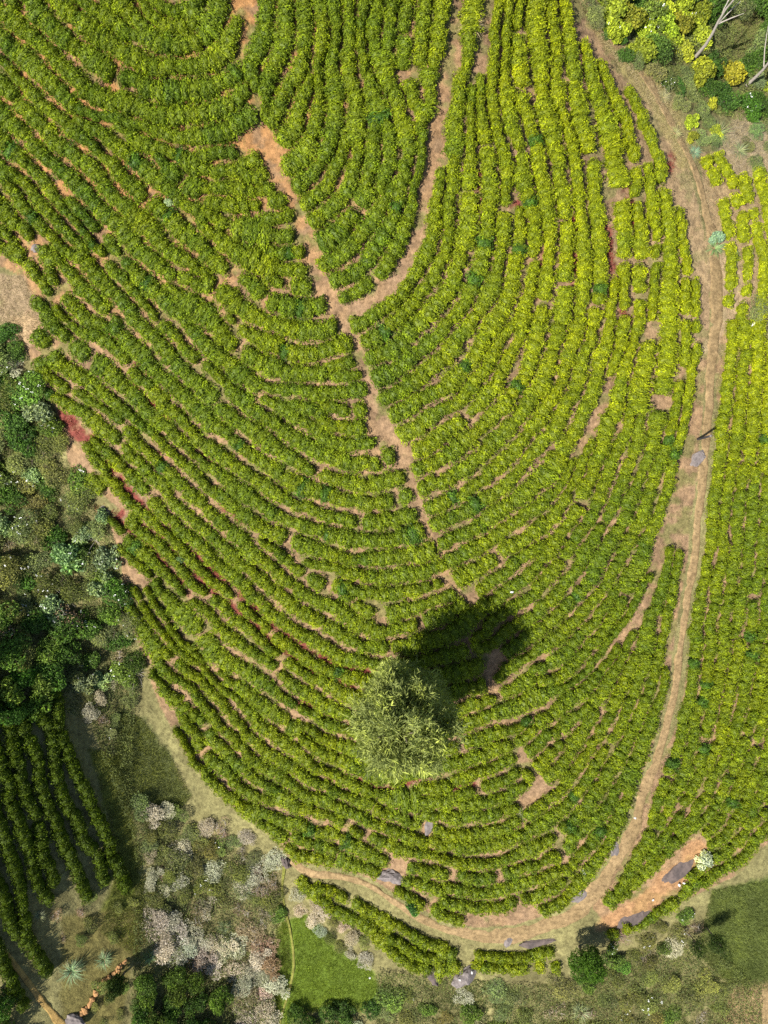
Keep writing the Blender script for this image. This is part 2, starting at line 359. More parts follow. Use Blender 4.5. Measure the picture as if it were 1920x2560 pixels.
C14=[(1460,30),(1500,108),(1550,200),(1590,290),(1622,380),(1640,470),(1652,560),(1656,650),(1652,734),(1647,780),(1643,834),(1636,900),(1630,980),(1619,1075),(1611,1121),(1594,1155),(1590,1180),(1569,1231),(1552,1264),(1539,1302),(1523,1323),(1489,1369),(1468,1416),(1455,1445),(1426,1480),(1392,1513),(1350,1548),(1311,1576),(1269,1606),(1210,1635)]
C15=[(1464,22),(1502,92),(1560,180),(1610,270),(1650,360),(1675,450),(1690,540),(1699,640),(1702,740),(1700,850),(1690,960),(1670,1058),(1636,1155),(1619,1193),(1602,1260),(1573,1310),(1552,1352),(1527,1399),(1497,1460),(1476,1482),(1447,1513),(1426,1539),(1392,1568),(1349,1606),(1311,1635),(1260,1660),(1235,1685)]
C16=[(1466,20),(1508,90),(1570,178),(1622,268),(1666,358),(1695,450),(1713,540),(1724,640),(1730,740),(1728,850),(1719,940),(1705,1030),(1680,1130),(1655,1210),(1630,1290),(1590,1370),(1545,1440),(1510,1497),(1484,1530),(1463,1560),(1434,1585),(1405,1618),(1357,1644),(1311,1673),(1269,1711)]
C17=[(1468,20),(1515,90),(1578,178),(1632,266),(1678,355),(1708,446),(1730,540),(1744,640),(1752,750),(1750,880),(1738,990),(1720,1090),(1695,1190),(1670,1280),(1640,1370),(1600,1460),(1560,1540),(1497,1627),(1468,1660),(1447,1681),(1417,1702),(1353,1715),(1311,1728),(1294,1738)]
R=lambda l: l[::-1]
F16=F16L+R(C13)[1:]
F17=[(190,1070),(240,1125),(263,1149),(301,1195),(316,1219),(338,1240),(362,1262),(384,1285),(413,1319),(442,1344),(476,1373),(518,1418),(560,1455),(594,1484),(619,1513),(653,1543),(702,1576),(740,1606),(765,1623),(807,1644),(849,1665),(878,1675),(929,1683),(1000,1690),(1050,1683),(1097,1669),(1147,1656)]+R(C14)
F18=[(225,1165),(274,1222),(311,1267),(350,1306),(375,1327),(405,1348),(434,1382),(463,1407),(489,1440),(510,1459),(539,1484),(573,1509),(602,1534),(632,1564),(660,1593),(689,1614),(723,1639),(757,1669),(799,1686),(828,1702),(878,1719),(950,1738),(1040,1735),(1109,1715),(1176,1702)]+R(C15)
F19=[(240,1250),(284,1294),(323,1333),(384,1378),(413,1411),(442,1441),(468,1478),(489,1484),(514,1509),(539,1530),(569,1560),(594,1576),(640,1620),(685,1648),(702,1665),(731,1690),(761,1707),(790,1728),(828,1744),(849,1757),(899,1782),(980,1795),(1060,1788),(1120,1765),(1168,1749),(1235,1734)]+R(C16)
F20=[(275,1320),(300,1358),(340,1395),(376,1433),(401,1454),(440,1490),(485,1522),(502,1543),(539,1581),(565,1614),(590,1635),(640,1665),(677,1686),(694,1702),(715,1728),(740,1749),(778,1770),(815,1791),(849,1803),(940,1835),(1040,1840),(1105,1820),(1181,1786),(1218,1770),(1248,1757)]+R(C17)
F21=[(300,1395),(340,1430),(370,1465),(413,1530),(443,1575),(481,1606),(506,1639),(535,1669),(594,1694),(640,1720),(690,1750),(734,1785),(788,1813),(813,1834),(843,1842),(885,1855),(960,1880),(1040,1885),(1105,1863),(1184,1829),(1231,1813),(1300,1800),(1360,1765),(1420,1730),(1470,1690),(1520,1630),(1570,1560),(1610,1490),(1648,1400),(1680,1300),(1705,1200),(1728,1100)]
F22A=[(300,1400),(335,1450),(365,1500),(405,1560),(445,1612),(500,1655),(560,1708),(615,1752),(670,1800),(720,1838),(760,1872),(801,1909),(839,1922),(868,1939),(910,1955),(935,1968),(969,1972),(1019,1955),(1061,1952),(1134,1934),(1176,1922),(1218,1909),(1252,1897),(1289,1876),(1340,1845),(1400,1800),(1460,1750),(1510,1690),(1560,1610),(1600,1530),(1640,1440),(1672,1340),(1698,1250),(1720,1150),(1738,1050)]
F22=[(310,1440),(345,1520),(385,1575),(430,1628),(497,1677),(527,1704),(552,1732),(573,1749),(602,1782),(632,1830),(670,1859),(712,1884),(734,1901),(767,1922),(809,1943),(839,1960),(876,1981),(927,1997),(969,2018),(1011,2032),(1049,2045),(1100,2062),(1160,2068),(1218,2063),(1280,2045),(1330,2015),(1375,1975),(1420,1925),(1460,1870),(1500,1800),(1530,1740),(1570,1650),(1605,1560),(1640,1470),(1668,1375),(1692,1285),(1714,1185),(1733,1080),(1748,980)]
F24=[(330,1560),(365,1640),(401,1694),(443,1722),(464,1740),(485,1767),(510,1796),(544,1834),(577,1868),(607,1897),(653,1943),(716,1973),(734,1993),(780,2014),(826,2029),(868,2048),(918,2077),(952,2086),(986,2098),(1015,2111),(1057,2124),(1092,2132),(1117,2140),(1176,2145),(1218,2140),(1252,2136),(1285,2124),(1311,2111),(1344,2098),(1374,2082),(1416,2040),(1465,1985),(1484,1952),(1526,1884),(1552,1851),(1577,1796),(1606,1736),(1623,1694),(1640,1620),(1655,1540),(1672,1460),(1690,1370),(1706,1290),(1722,1200),(1738,1100),(1752,1005)]
F25=[(350,1620),(372,1690),(415,1760),(455,1830),(502,1905),(535,1935),(565,1964),(620,2005),(700,2030),(780,2052),(868,2086),(906,2105),(990,2145),(1019,2153),(1088,2163),(1134,2174),(1172,2178),(1226,2178),(1302,2157),(1344,2145),(1400,2110),(1450,2065),(1500,2010),(1545,1945),(1580,1880),(1610,1810),(1640,1740),(1660,1660),(1680,1560),(1697,1460),(1715,1340),(1730,1230)]
FP=[(400,1765),(440,1845),(500,1945),(560,2005),(620,2055),(690,2110),(740,2160),(850,2178),(930,2203),(1000,2250),(1090,2300),(1190,2328),(1290,2320),(1390,2286),(1450,2236),(1510,2166),(1556,2085),(1580,2000),(1620,1900),(1655,1790),(1672,1700),(1684,1620),(1700,1500),(1718,1400),(1730,1290)]
C1=[(1155,-40),(1152,0),(1150,60),(1155,120),(1138,190),(1122,250),(1104,300),(1100,360),(1085,420),(1072,500),(1066,570),(1042,636),(998,704),(955,745),(905,778),(868,795)]
C2=[(1215,-20),(1205,60),(1185,150),(1165,240),(1162,330),(1160,380),(1151,421),(1149,489),(1140,535),(1138,585),(1130,636),(1121,665),(1098,708),(1068,738),(1060,759),(1018,805),(984,834),(951,860),(905,878),(880,885)]
C3=[(1228,-20),(1215,60),(1198,140),(1193,200),(1193,235),(1188,290),(1190,361),(1201,434),(1197,505),(1196,580),(1180,636),(1160,690),(1140,742),(1098,792),(1085,813),(1052,839),(1026,872),(993,893),(934,918),(912,925)]
C4=[(1242,-20),(1232,60),(1222,140),(1214,200),(1212,250),(1220,300),(1228,340),(1239,384),(1243,426),(1250,476),(1243,518),(1240,560),(1237,602),(1231,636),(1220,675),(1203,713),(1175,770),(1131,822),(1115,847),(1098,868),(1068,893),(1031,923),(997,944),(963,969),(935,985)]
C5=[(1268,-20),(1258,60),(1252,140),(1244,215),(1250,280),(1262,328),(1281,375),(1285,434),(1285,489),(1287,526),(1285,560),(1281,602),(1268,636),(1260,686),(1243,741),(1222,775),(1199,805),(1186,834),(1165,855),(1144,902),(1119,914),(1089,944),(1064,956),(1018,990),(968,1019),(945,1040)]
C6=C5[:8]+[(1295,480),(1308,530),(1316,570),(1319,602),(1319,640),(1306,711),(1297,746),(1275,790),(1240,839),(1221,864),(1205,902),(1178,927),(1161,939),(1140,986),(1110,994),(1068,1019),(1039,1040),(997,1061),(968,1085)]
C7=[(1292,-20),(1290,30),(1280,90),(1274,165),(1282,215),(1295,270),(1307,315),(1315,350),(1325,388),(1331,438),(1340,484),(1350,531),(1355,585),(1353,640),(1344,686),(1338,728),(1331,784),(1326,822),(1310,868),(1297,889),(1289,918),(1272,952),(1259,973),(1234,1002),(1195,1034),(1185,1058),(1135,1092),(1110,1113),(1080,1142),(1035,1150),(1000,1155)]
C8=[(1314,-20),(1312,60),(1318,130),(1328,200),(1336,256),(1345,311),(1358,360),(1374,421),(1386,497),(1390,552),(1395,602),(1392,653),(1390,721),(1381,771),(1368,826),(1360,868),(1352,897),(1339,927),(1318,969),(1305,981),(1276,1036),(1219,1080),(1194,1117),(1164,1138),(1118,1172),(1080,1188),(1028,1198)]
C9=[(1365,-20),(1368,60),(1374,151),(1376,227),(1391,269),(1403,315),(1410,378),(1417,422),(1431,489),(1434,535),(1442,577),(1438,615),(1439,680),(1436,771),(1423,813),(1415,847),(1402,885),(1389,923),(1385,952),(1368,986),(1347,1002),(1322,1049),(1307,1067),(1273,1105),(1244,1134),(1202,1172),(1156,1205),(1110,1231),(1063,1247),(1042,1256)]
C10=[(1398,-20),(1401,40),(1404,85),(1410,160),(1418,230),(1426,290),(1440,335),(1448,367),(1459,409),(1467,481),(1471,535),(1480,590),(1480,678),(1478,708),(1473,755),(1469,801),(1461,843),(1444,897),(1427,935),(1410,975),(1377,1045),(1345,1084),(1324,1113),(1299,1147),(1269,1176),(1240,1201),(1219,1214),(1185,1235),(1152,1260),(1114,1281),(1068,1298)]
C11=[(1425,-20),(1440,50),(1448,110),(1458,180),(1470,240),(1482,310),(1492,376),(1501,426),(1506,470),(1513,518),(1518,552),(1522,594),(1526,645),(1528,690),(1520,738),(1515,784),(1507,818),(1494,860),(1482,893),(1478,935),(1461,969),(1448,994),(1431,1028),(1419,1060),(1392,1105),(1363,1138),(1328,1172),(1295,1210),(1278,1231),(1244,1252),(1219,1264),(1189,1289),(1143,1319),(1097,1340),(1078,1345)]
C11B=C11[:5]+[(1488,300),(1512,400),(1532,500),(1543,600),(1546,700),(1538,820),(1525,900),(1500,985),(1455,1085),(1434,1117),(1422,1159),(1390,1210),(1350,1240),(1307,1268),(1265,1298),(1223,1323),(1181,1348),(1118,1382),(1090,1398)]
C12=[(1440,20),(1470,110),(1505,195),(1535,265),(1555,321),(1570,400),(1578,470),(1582,535),(1585,594),(1581,649),(1577,721),(1576,822),(1562,870),(1543,925),(1525,1002),(1500,1060),(1485,1117),(1460,1193),(1434,1235),(1405,1298),(1367,1336),(1345,1350),(1299,1382),(1265,1399),(1244,1424),(1190,1460),(1150,1490)]
C11C=C12[:14]+[(1512,992),(1478,1075),(1444,1155),(1405,1228),(1350,1290),(1274,1348),(1219,1382),(1160,1411),(1126,1432),(1105,1440)]
SL=[(640,-20),(638,30),(632,85),(612,118),(600,150),(612,178),(650,235),(658,290),(668,330)]
G1=[(735,-20),(738,76),(734,143),(713,172),(699,200),(682,241),(672,275)]
G2=[(776,-20),(784,76),(780,109),(771,176),(742,223),(718,284),(695,312),(682,330)]
G25=[(776,-20),(784,76),(780,109),(785,180),(780,240),(771,294),(759,328),(734,357),(705,385)]
G3=[(813,-20),(826,63),(830,97),(812,139),(809,181),(813,235),(813,277),(808,319),(800,360),(776,409),(742,434),(718,448)]
G4=[(860,-20),(852,100),(847,160),(855,202),(864,252),(860,311),(846,361),(832,390),(813,417),(800,445),(763,480),(738,492)]
G5=[(890,-20),(890,80),(894,139),(900,197),(906,235),(912,273),(918,310),(914,350),(904,421),(885,480),(847,535),(813,560),(784,577),(758,592)]
G6=[(932,-20),(915,71),(922,143),(935,197),(952,235),(965,252),(977,294),(986,319),(994,353),(1000,395),(985,440),(960,476),(927,510),(906,531),(885,568),(864,594),(847,619),(813,631),(788,642)]
G7=[(1000,-20),(985,100),(990,189),(1007,223),(1023,269),(1036,294),(1045,340),(1040,400),(1020,500),(994,568),(977,602),(948,644),(927,678),(881,707),(839,724),(812,730)]
G8=[(1130,-20),(1118,60),(1115,110),(1095,180),(1088,260),(1068,310),(1070,370),(1056,430),(1046,490),(1040,560),(1014,636),(975,686),(938,716),(900,740),(850,752)]
POUT=[(1818,800),(1808,900),(1798,1000),(1790,1100),(1778,1200),(1768,1300),(1758,1400),(1742,1500),(1725,1620),(1712,1720),(1692,1820),(1662,1920),(1630,2010),(1608,2085),(1564,2170),(1515,2240),(1490,2262)]
E1=[(2020,760),(2015,1000),(2005,1200),(1985,1400),(1955,1580),(1917,1719),(1893,1818),(1870,1889),(1846,1936),(1822,1993),(1785,2045),(1740,2088),(1690,2138),(1640,2190),(1580,2240),(1520,2290)]
E2=[(2160,1300),(2130,1500),(2090,1700),(2045,1850),(1995,1985),(1935,2085),(1865,2165),(1795,2208),(1745,2238),(1685,2280),(1625,2318),(1560,2345),(1480,2360)]
Q0=[(770,2203),(850,2218),(920,2252),(1000,2305),(1080,2348),(1150,2368),(1200,2378)]
Q1=[(735,2205),(790,2262),(860,2308),(920,2345),(960,2390),(1010,2428),(1080,2448),(1140,2440)]
Q2=[(1195,2375),(1280,2378),(1340,2372),(1400,2358)]
Q3=[(1190,2440),(1280,2446),(1340,2442),(1400,2436)]

def pitch_at(py): return 44.0 - 6.5 * np.clip(py / 2560, 0, 1)
def band(U, V, pitch_k=1.0):
    """rows that fill the strip between two gaps; a new row starts where the strip gets wide enough"""
    u = dense(extend(U)); v = dense(extend(V))
    flip = len(u) > len(v)
    a, b = (u, v) if flip else (v, u)          # walk along a, the longer
    idx = []; last = 0
    for p in a:
        d = np.hypot(*(b[last:last + 60] - p).T) if idx else np.hypot(*(b - p).T)
        last = (last if idx else 0) + int(np.argmin(d)); idx.append(last)
    idx = np.array(idx); q = b[idx]
    wd = np.hypot(*(a - q).T)
    sat = (idx <= 0) | (idx >= len(b) - 1)
    ok = ~sat | (wd < 75)
    ks = np.ones(25) / 25
    wp = np.pad(wd, 12, mode='edge'); ws = np.convolve(wp, ks, 'valid')
    n = np.round(ws / (pitch_at(a[:, 1]) * pitch_k)).astype(int); n[~ok] = 0
    # drop very short runs
    runs = []; s = 0
    for i in range(1, len(n) + 1):
        if i == len(n) or n[i] != n[s]:
            runs.append([s, i, n[s]]); s = i
    for i, r_ in enumerate(runs):
        if r_[1] - r_[0] < 14 and 0 < i < len(runs) - 1: r_[2] = runs[i - 1][2]
    merged = []
    for r_ in runs:
        if merged and merged[-1][2] == r_[2] and merged[-1][1] == r_[0]: merged[-1][1] = r_[1]
        else: merged.append(list(r_))
    rows = []
    for s, e, k in merged:
        if k <= 0 or e - s < 6: continue
        for j in range(k):
            f = (j + 0.5) / k
            if not flip: f = 1 - f
            pts = a[s:e] * (1 - f) + q[s:e] * f
            rows.append((pts, wd[s:e] / k))
    return rows

def explicit(line, width):
    p = dense(extend(line)); return [(p, np.full(len(p), float(width)))]

SECT = []   # (section key, rows, pitch)
def fam(key, guides, k=1.0):
    rows = []
    for a, b in zip(guides[:-1], guides[1:]): rows += band(a, b, k)
    SECT.append((key, rows))
fam('knoll', [TOP0, L0, L1, L2, L3, L4, L5, L6, L6B, L7])
fam('inner', [SL, G1, G2, G25, G3, G4, G5, G6, G7, G8])
def back(l, by=48):
    a, b = np.array(l[0], float), np.array(l[1], float)
    return [tuple(a + unit(a - b) * by)] + list(l)
fam('left', [L7, L8, M2, M3, M4, L9, L10, L11, back(L12), back(L13), back(L14), back(L14A), back(L14B), back(L15), back(F16L)])
fam('right', [C1, C2, C3, C4, C5, C6, C7, C8, C9, C10, C11, C11B, C11C, C12, C13])
fam('lower', [back(q) for q in (F16, F17, F18, F19, F20, F21, F22A, F22, F24, F25, FP)])
fam('east', [POUT, E1, E2], 0.84)
fam('foot', [Q0, Q1], 0.95); fam('foot', [Q2, Q3], 0.95)
G_ROWS = [[(120,1700),(142,1756),(156,1846),(180,1902),(203,1959),(227,2016),(265,2096),(290,2160),(312,2215),(318,2232)],
 [(85,1740),(112,1800),(130,1850),(142,1930),(160,2001),(189,2049),(208,2096),(236,2134),(255,2180),(262,2215)],
 [(45,1770),(61,1822),(90,1893),(104,1964),(118,2016),(142,2072),(165,2120),(185,2170),(208,2215),(222,2255)],
 [(5,1780),(24,1827),(47,1921),(71,1992),(90,2044),(104,2105),(123,2167),(135,2225)],
 [(-20,1850),(9,1931),(28,2006),(47,2049),(66,2110),(80,2157),(95,2215),(125,2260)],
 [(-40,1960),(0,2053),(19,2120),(38,2181),(52,2235),(60,2286),(69,2344),(96,2395),(122,2433)],
 [(-40,2130),(0,2229),(23,2290),(42,2345)],[(-60,2280),(-20,2360),(0,2400)]]
g = []
for r_ in G_ROWS: g += explicit(r_, 33)
SECT.append(('shade', g))
H_ROWS = [[(1768,400),(1800,470),(1822,560),(1832,640),(1830,720),(1818,800)],[(1798,390),(1842,480),(1862,570),(1872,660),(1862,760),(1850,860)],
 [(1850,420),(1880,500),(1897,580),(1912,660),(1905,760),(1892,850)],[(1900,430),(1925,520),(1940,620),(1945,740)]]
g = []
for r_ in H_ROWS: g += explicit(r_, 34)
SECT.append(('yellow', g))

# ------------------------------------------------------------------ ground
def ground_colour(px, py):
    n1 = fnoise(px, py, 70, 3); n2 = fnoise(px, py, 28, 9); n3 = vnoise(px, py, 11, 5)
    tan = np.array([0.33, 0.215, 0.110]); pink = np.array([0.28, 0.19, 0.12]); orange = np.array([0.38, 0.19, 0.065]); brown = np.array([0.20, 0.135, 0.08])
    c = tan[None] * (1 - n1[:, None]) + pink[None] * n1[:, None]
    def blend(c, f, col): f = np.clip(f, 0, 1)[:, None]; return c * (1 - f) + np.array(col)[None] * f
    c = blend(c, np.clip((900 - np.hypot(px - 350, (py - 50))) / 500, 0, 1) * 0.75, orange)
    c = blend(c, np.clip((n2 - 0.52) * 5, 0, 0.8), brown)
    # dry grass and weeds growing over the bare soil
    c = blend(c, np.clip((fnoise(px, py, 40, 21) - 0.55) * 6, 0, 0.7), (0.16, 0.17, 0.055))
    c = blend(c, np.clip((px - 1450) / 300, 0, 1) * np.clip((1000 - py) / 300, 0, 1) * 0.45, (0.40, 0.31, 0.17))
    inside = in_poly(px, py, FIELD)
    # red creeping weed in the gaps
    RED = [([(253,811),(289,845),(338,898),(366,943)],12),([(322,951),(382,1013),(425,1050)],12),([(275,1166),(316,1219),(350,1256),(413,1319),(476,1373),(531,1428),(594,1484),(660,1543),(740,1606),(849,1665),(929,1681)],13),
      ([(350,1306),(434,1382),(510,1459),(602,1534),(695,1614),(790,1685),(878,1719)],12),([(284,1294),(384,1378),(468,1480)],13),([(400,1134),(459,1193)],8),([(489,1126),(531,1151)],9),([(556,1265),(610,1310)],9),
      ([(160,1040),(195,1080)],22),([(215,1095),(235,1090)],14),([(225,1265),(300,1285)],16),([(265,1150),(285,1190)],12),([(1200,430),(1196,520)],13),([(1500,540),(1520,590),(1528,680)],13),([(1290,510),(1310,530)],14),
      ([(1435,540),(1440,690)],9),([(1355,600),(1344,740)],11),([(1565,460),(1580,560)],12),([(1555,780),(1570,810)],13),([(1450,760),(1430,700)],9),([(1680,390),(1672,430)],13),
      ([(820,1940),(860,1945),(968,1975),(1030,1950),(1062,1952)],12),([(1063,1976),(1134,1972),(1180,1962)],9),([(740,1749),(849,1797)],9),([(1430,1680),(1460,1655)],9),([(1500,1630),(1520,1600)],9)]
    for ln, wd in RED:
        d = d_line(px, py, ln) + (n3 - 0.5) * 14
        c = blend(c, np.clip((wd - d) / 6, 0, 1) * np.clip((n2 - 0.25) * 4, 0.2, 0.95), (0.20, 0.055, 0.045))
    # outside the tea: olive scrub ground
    out = ~inside & ~in_poly(px, py, [(1750,380),(1990,380),(1990,2010),(1930,2095),(1850,2185),(1740,2238),(1620,2310),(1540,2335),(1480,2270),(1700,1800),(1800,1100)])
    sc_col = np.array([0.20, 0.185, 0.08])[None] * (0.6 + 0.9 * n1[:, None]) * np.array([1, 1, 1])[None]
    c = np.where(out[:, None], sc_col, c)
    G = lambda poly, col, amt=0.95: None
    def poly_blend(c, poly, col, amt=0.95, feather=12):
        ins = in_poly(px, py, poly); d = d_line(px, py, list(poly) + [poly[0]]) * np.where(ins, 1, -1) + (n2 - 0.5) * 30
        return blend(c, np.clip(d / feather + 0.5, 0, 1) * amt, col)
    c = poly_blend(c, [(700,2300),(760,2290),(800,2310),(845,2370),(890,2400),(940,2430),(960,2500),(900,2530),(760,2530),(690,2600),(680,2430)], (0.115, 0.175, 0.022))
    c = poly_blend(c, [(1780,2230),(1960,2180),(1960,2480),(1820,2450),(1760,2370)], (0.09, 0.12, 0.03))
    c = poly_blend(c, [(1830,2470),(1980,2440),(1980,2620),(1780,2620)], (0.33, 0.22, 0.12), 0.7)
    c = poly_blend(c, [(300,1780),(350,1790),(420,1880),(470,1990),(420,2040),(330,2000),(290,1900)], (0.11, 0.13, 0.045))
    c = poly_blend(c, [(225,1880),(300,1890),(330,2060),(350,2200),(320,2290),(240,2300),(300,2150)], (0.15, 0.17, 0.035))
    c = poly_blend(c, [(0,690),(60,690),(100,760),(110,800),(60,880),(40,1000),(0,900)], (0.30, 0.22, 0.14), 0.85)
    c = poly_blend(c, [(30,800),(80,780),(110,810),(70,860),(40,860)], (0.42, 0.30, 0.17), 0.8)
    c = poly_blend(c, [(150,2290),(330,2270),(390,2330),(330,2400),(300,2560),(160,2600),(150,2400)], (0.17, 0.15, 0.05))
    c = poly_blend(c, [(1840,280),(1980,250),(1980,520),(1860,480),(1790,400)], (0.36, 0.29, 0.19), 0.8)
    c = poly_blend(c, [(1470,60),(1530,80),(1620,150),(1680,240),(1720,340),(1740,420),(1700,420),(1640,290),(1560,180)], (0.33, 0.28, 0.11), 0.9)
    c = poly_blend(c, SLAB, (0.42, 0.235, 0.11), 0.7)
    c = poly_blend(c, [(1740,880),(1800,880),(1790,700),(1800,560),(1850,640),(1860,800)], (0.42, 0.32, 0.20), 0.6)
    return np.clip(c, 0.01, 0.9)

def nonuni(lo, hi, step, far):
    core = np.arange(lo, hi + step, step)
    out = np.array([1, 2.5, 5, 9, 15, 25, 45, 80, 140, 260, 420, 700.0])
    return np.concatenate([lo - out[::-1], core, hi + out])
gx = nonuni(-31, 31, 0.125, 0); gy = nonuni(-41, 41, 0.125, 0)
X, Y = np.meshgrid(gx, gy); Xf = X.ravel(); Yf = Y.ravel()
Z = height(Xf, Yf)
gpx, gpy = to_px(Xf, Yf, Z)
gcol = ground_colour(gpx, gpy)
micro = (vnoise(Xf, Yf, 0.45, 71) - 0.5) * 0.10 + (vnoise(Xf, Yf, 0.2, 72) - 0.5) * 0.05
W_, H_ = len(gx), len(gy)
ii = (np.arange(H_ - 1)[:, None] * W_ + np.arange(W_ - 1)[None]).ravel()
gf = np.stack([ii, ii + 1, ii + W_ + 1, ii + W_], 1)
gm = mesh_np("hillside_ground", np.stack([Xf, Yf, Z + micro], 1), gf, M_SOIL, col=gcol, smooth=True)
o = put("hillside_ground", gm); tag(o, kind='structure')

def ribbon(name, line, widths, col, col2, lift=0.05, edge=0.6, seed=1):
    l = dense(line, 5.0)
    p = np.array(line, float); dd = np.concatenate([[0], np.cumsum(np.hypot(*np.diff(p, axis=0).T))])
    s = np.concatenate([[0], np.cumsum(np.hypot(*np.diff(l, axis=0).T))])
    wv = np.interp(s * dd[-1] / s[-1], dd, widths)
    x, y, z = to_world(l[:, 0], l[:, 1])
    tx = np.gradient(x); ty = np.gradient(y); L = np.hypot(tx, ty) + 1e-9
    nx, ny = -ty / L, tx / L
    hw = 0.78 * wv / FPX * (CAM_H - z)
    V = []; C = []; K = 9
    nl = 1 + (fnoise(s, s * 0, 60, seed) - 0.5) * 2 * edge; nr = 1 + (fnoise(s, s * 0 + 7.3, 60, seed + 4) - 0.5) * 2 * edge
    for k in range(K):
        f = (k / (K - 1)) * 2 - 1
        e = hw * (nl if f < 0 else nr) * f
        vx, vy = x + nx * e, y + ny * e
        bulge = lift * (1 - abs(f) ** 6) - 0.09 * (abs(f) > 0.95)
        vz = height(vx, vy) + bulge + (vnoise(vx, vy, 0.3, seed + 9) - 0.5) * 0.03
        V.append(np.stack([vx, vy, vz], 1))
        n1 = fnoise(vx, vy, 1.3, seed + 2)
        C.append(np.array(col)[None] * (1 - n1[:, None]) + np.array(col2)[None] * n1[:, None])
    V = np.stack(V, 1).reshape(-1, 3); C = np.stack(C, 1).reshape(-1, 3)
    n = len(l); ii = (np.arange(n - 1)[:, None] * K + np.arange(K - 1)[None]).ravel()
    F = np.stack([ii, ii + K, ii + K + 1, ii + 1], 1)
    o = put(name, mesh_np(name, V, F, M_PATH, col=C, smooth=True)); tag(o, kind='structure'); return o
ribbon("footpath", PATH, PATH_W, (0.33, 0.235, 0.125), (0.23, 0.165, 0.08), 0.06, seed=31)
ribbon("footpath", [(712,2165),(705,2220),(712,2270),(724,2320),(732,2370),(734,2420),(722,2480),(704,2540),(690,2620)], [5]*9, (0.24, 0.23, 0.06), (0.18, 0.20, 0.04), 0.06, seed=41)
ribbon("footpath", [(-40,2330),(0,2375),(40,2415),(80,2470),(120,2520),(170,2580)], [10,10,9,9,11,12], (0.42, 0.27, 0.10), (0.30, 0.22, 0.07), 0.06, seed=51)

# ------------------------------------------------------------------ tea bushes
def bush_mesh(seed, n=430):
    r = np.random.default_rng(seed)
    # points on a lumpy flat-topped mound, length along x
    u = r.random(n); th = r.random(n) * 2 * math.pi
    zc = 1 - u * 1.12                                         # up to slightly below the equator
    rr = np.sqrt(np.clip(1 - np.clip(zc, -1, 1) ** 2, 0, 1))
    d = np.stack([rr * np.cos(th), rr * np.sin(th), zc], 1)
    ph = r.random(6) * 6.28
    lump = 1 + 0.16 * np.sin(3 * th + ph[0]) * rr + 0.13 * np.sin(5 * th + ph[1] + 3 * zc) + 0.10 * np.sin(9 * zc + 2 * th + ph[2])
    ax = np.array([0.60, 0.52, 0.60])
    e = 0.62
    sq = np.sign(d) * np.abs(d) ** e                         # boxier than a ball
    sq = sq / np.maximum(np.linalg.norm(sq, axis=1, keepdims=True), 1e-6) * np.linalg.norm(d, axis=1, keepdims=True)
    depth = 1 - np.abs(r.normal(0, 0.10, n))
    p = (0.55 * d + 0.45 * sq) * ax * (lump * depth)[:, None]
    p[:, 2] += 0.18
    V, F = leaves(p, unit(d / ax + np.array([0, 0, 0.5])), 0.135, 0.062, r, flat=0.52)
    cl = vnoise(p[:, 0] * 10 + seed * 7, p[:, 1] * 10, 2.4, seed) * 0.55 + r.random(n) * 0.45
    tint = np.clip(0.5 + (cl - 0.5) * 1.5, 0, 1)
    hv, hf = ICO1
    hull = hv * ax * 0.80 + np.array([0, 0, 0.14]); hull[:, 2] = np.maximum(hull[:, 2], -0.06)
    o = len(V)
    F2 = np.concatenate([hf, hf[:, 2:3]], 1) + o
    me = bpy.data.meshes.new("tea_bush")
    faces = [tuple(q) for q in F.tolist()] + [tuple(q[:3]) for q in F2.tolist()]
    me.from_pydata(np.concatenate([V, hull]).tolist(), [], faces)
    a = me.attributes.new('tint', 'FLOAT', 'FACE')
    a.data.foreach_set('value', np.concatenate([tint, np.full(len(hf), 0.28)]).astype(np.float32))
    me.materials.append(M_TEA); me.update(); return me
BUSHES = [bush_mesh(100 + i) for i in range(28)]

def tea_tone(px, py):
    """0 = deep green, 1 = yellow flush"""
    t = 0.36 + 0.42 * np.clip((px - 980) / 350, 0, 1) * np.clip((1350 - py) / 500, 0, 1)
    t = t + 0.12 * np.clip((py - 1200) / 500, 0, 1) * np.clip(1 - abs(px - 800) / 900, 0, 1)
    t = t - 0.06 * np.clip((700 - px) / 500, 0, 1) * np.clip((900 - py) / 400, 0, 1)
    t = t + 0.10 * np.clip((px - 1650) / 150, 0, 1)
    return t
DEEP = np.array([0.100, 0.172, 0.013]); FLUSH = np.array([0.290, 0.328, 0.008])
GAPS = [(PATH, None), (SEAM, 5), (SEAM2, 8)] + EXTRA_GAPS
def free_spot(px, py, key):
    if key in ('knoll', 'inner', 'left', 'right', 'lower') and not in_poly([px], [py], FIELD)[0]: return False
    if key not in ('shade', 'yellow') and in_poly([px], [py], SLAB)[0]: return False
    P = np.array([px]), np.array([py])
    for ln, hw in GAPS:
        if hw is None:
            if d_line(*P, ln)[0] < 17 + (16 if (1150 < px < 1500 and py > 2200) else 0): return False
        elif key != 'shade' and d_line(*P, ln)[0] < hw + 4: return False
    for bx, by, rx, ry in BARE:
        if ((px - bx) / rx) ** 2 + ((py - by) / ry) ** 2 < 0.6: return False
    return True
SKIP = {'knoll': .02, 'inner': .015, 'left': .025, 'right': .02, 'lower': .02, 'east': .02, 'foot': .03, 'shade': .03, 'yellow': .22}
HEDGES = []
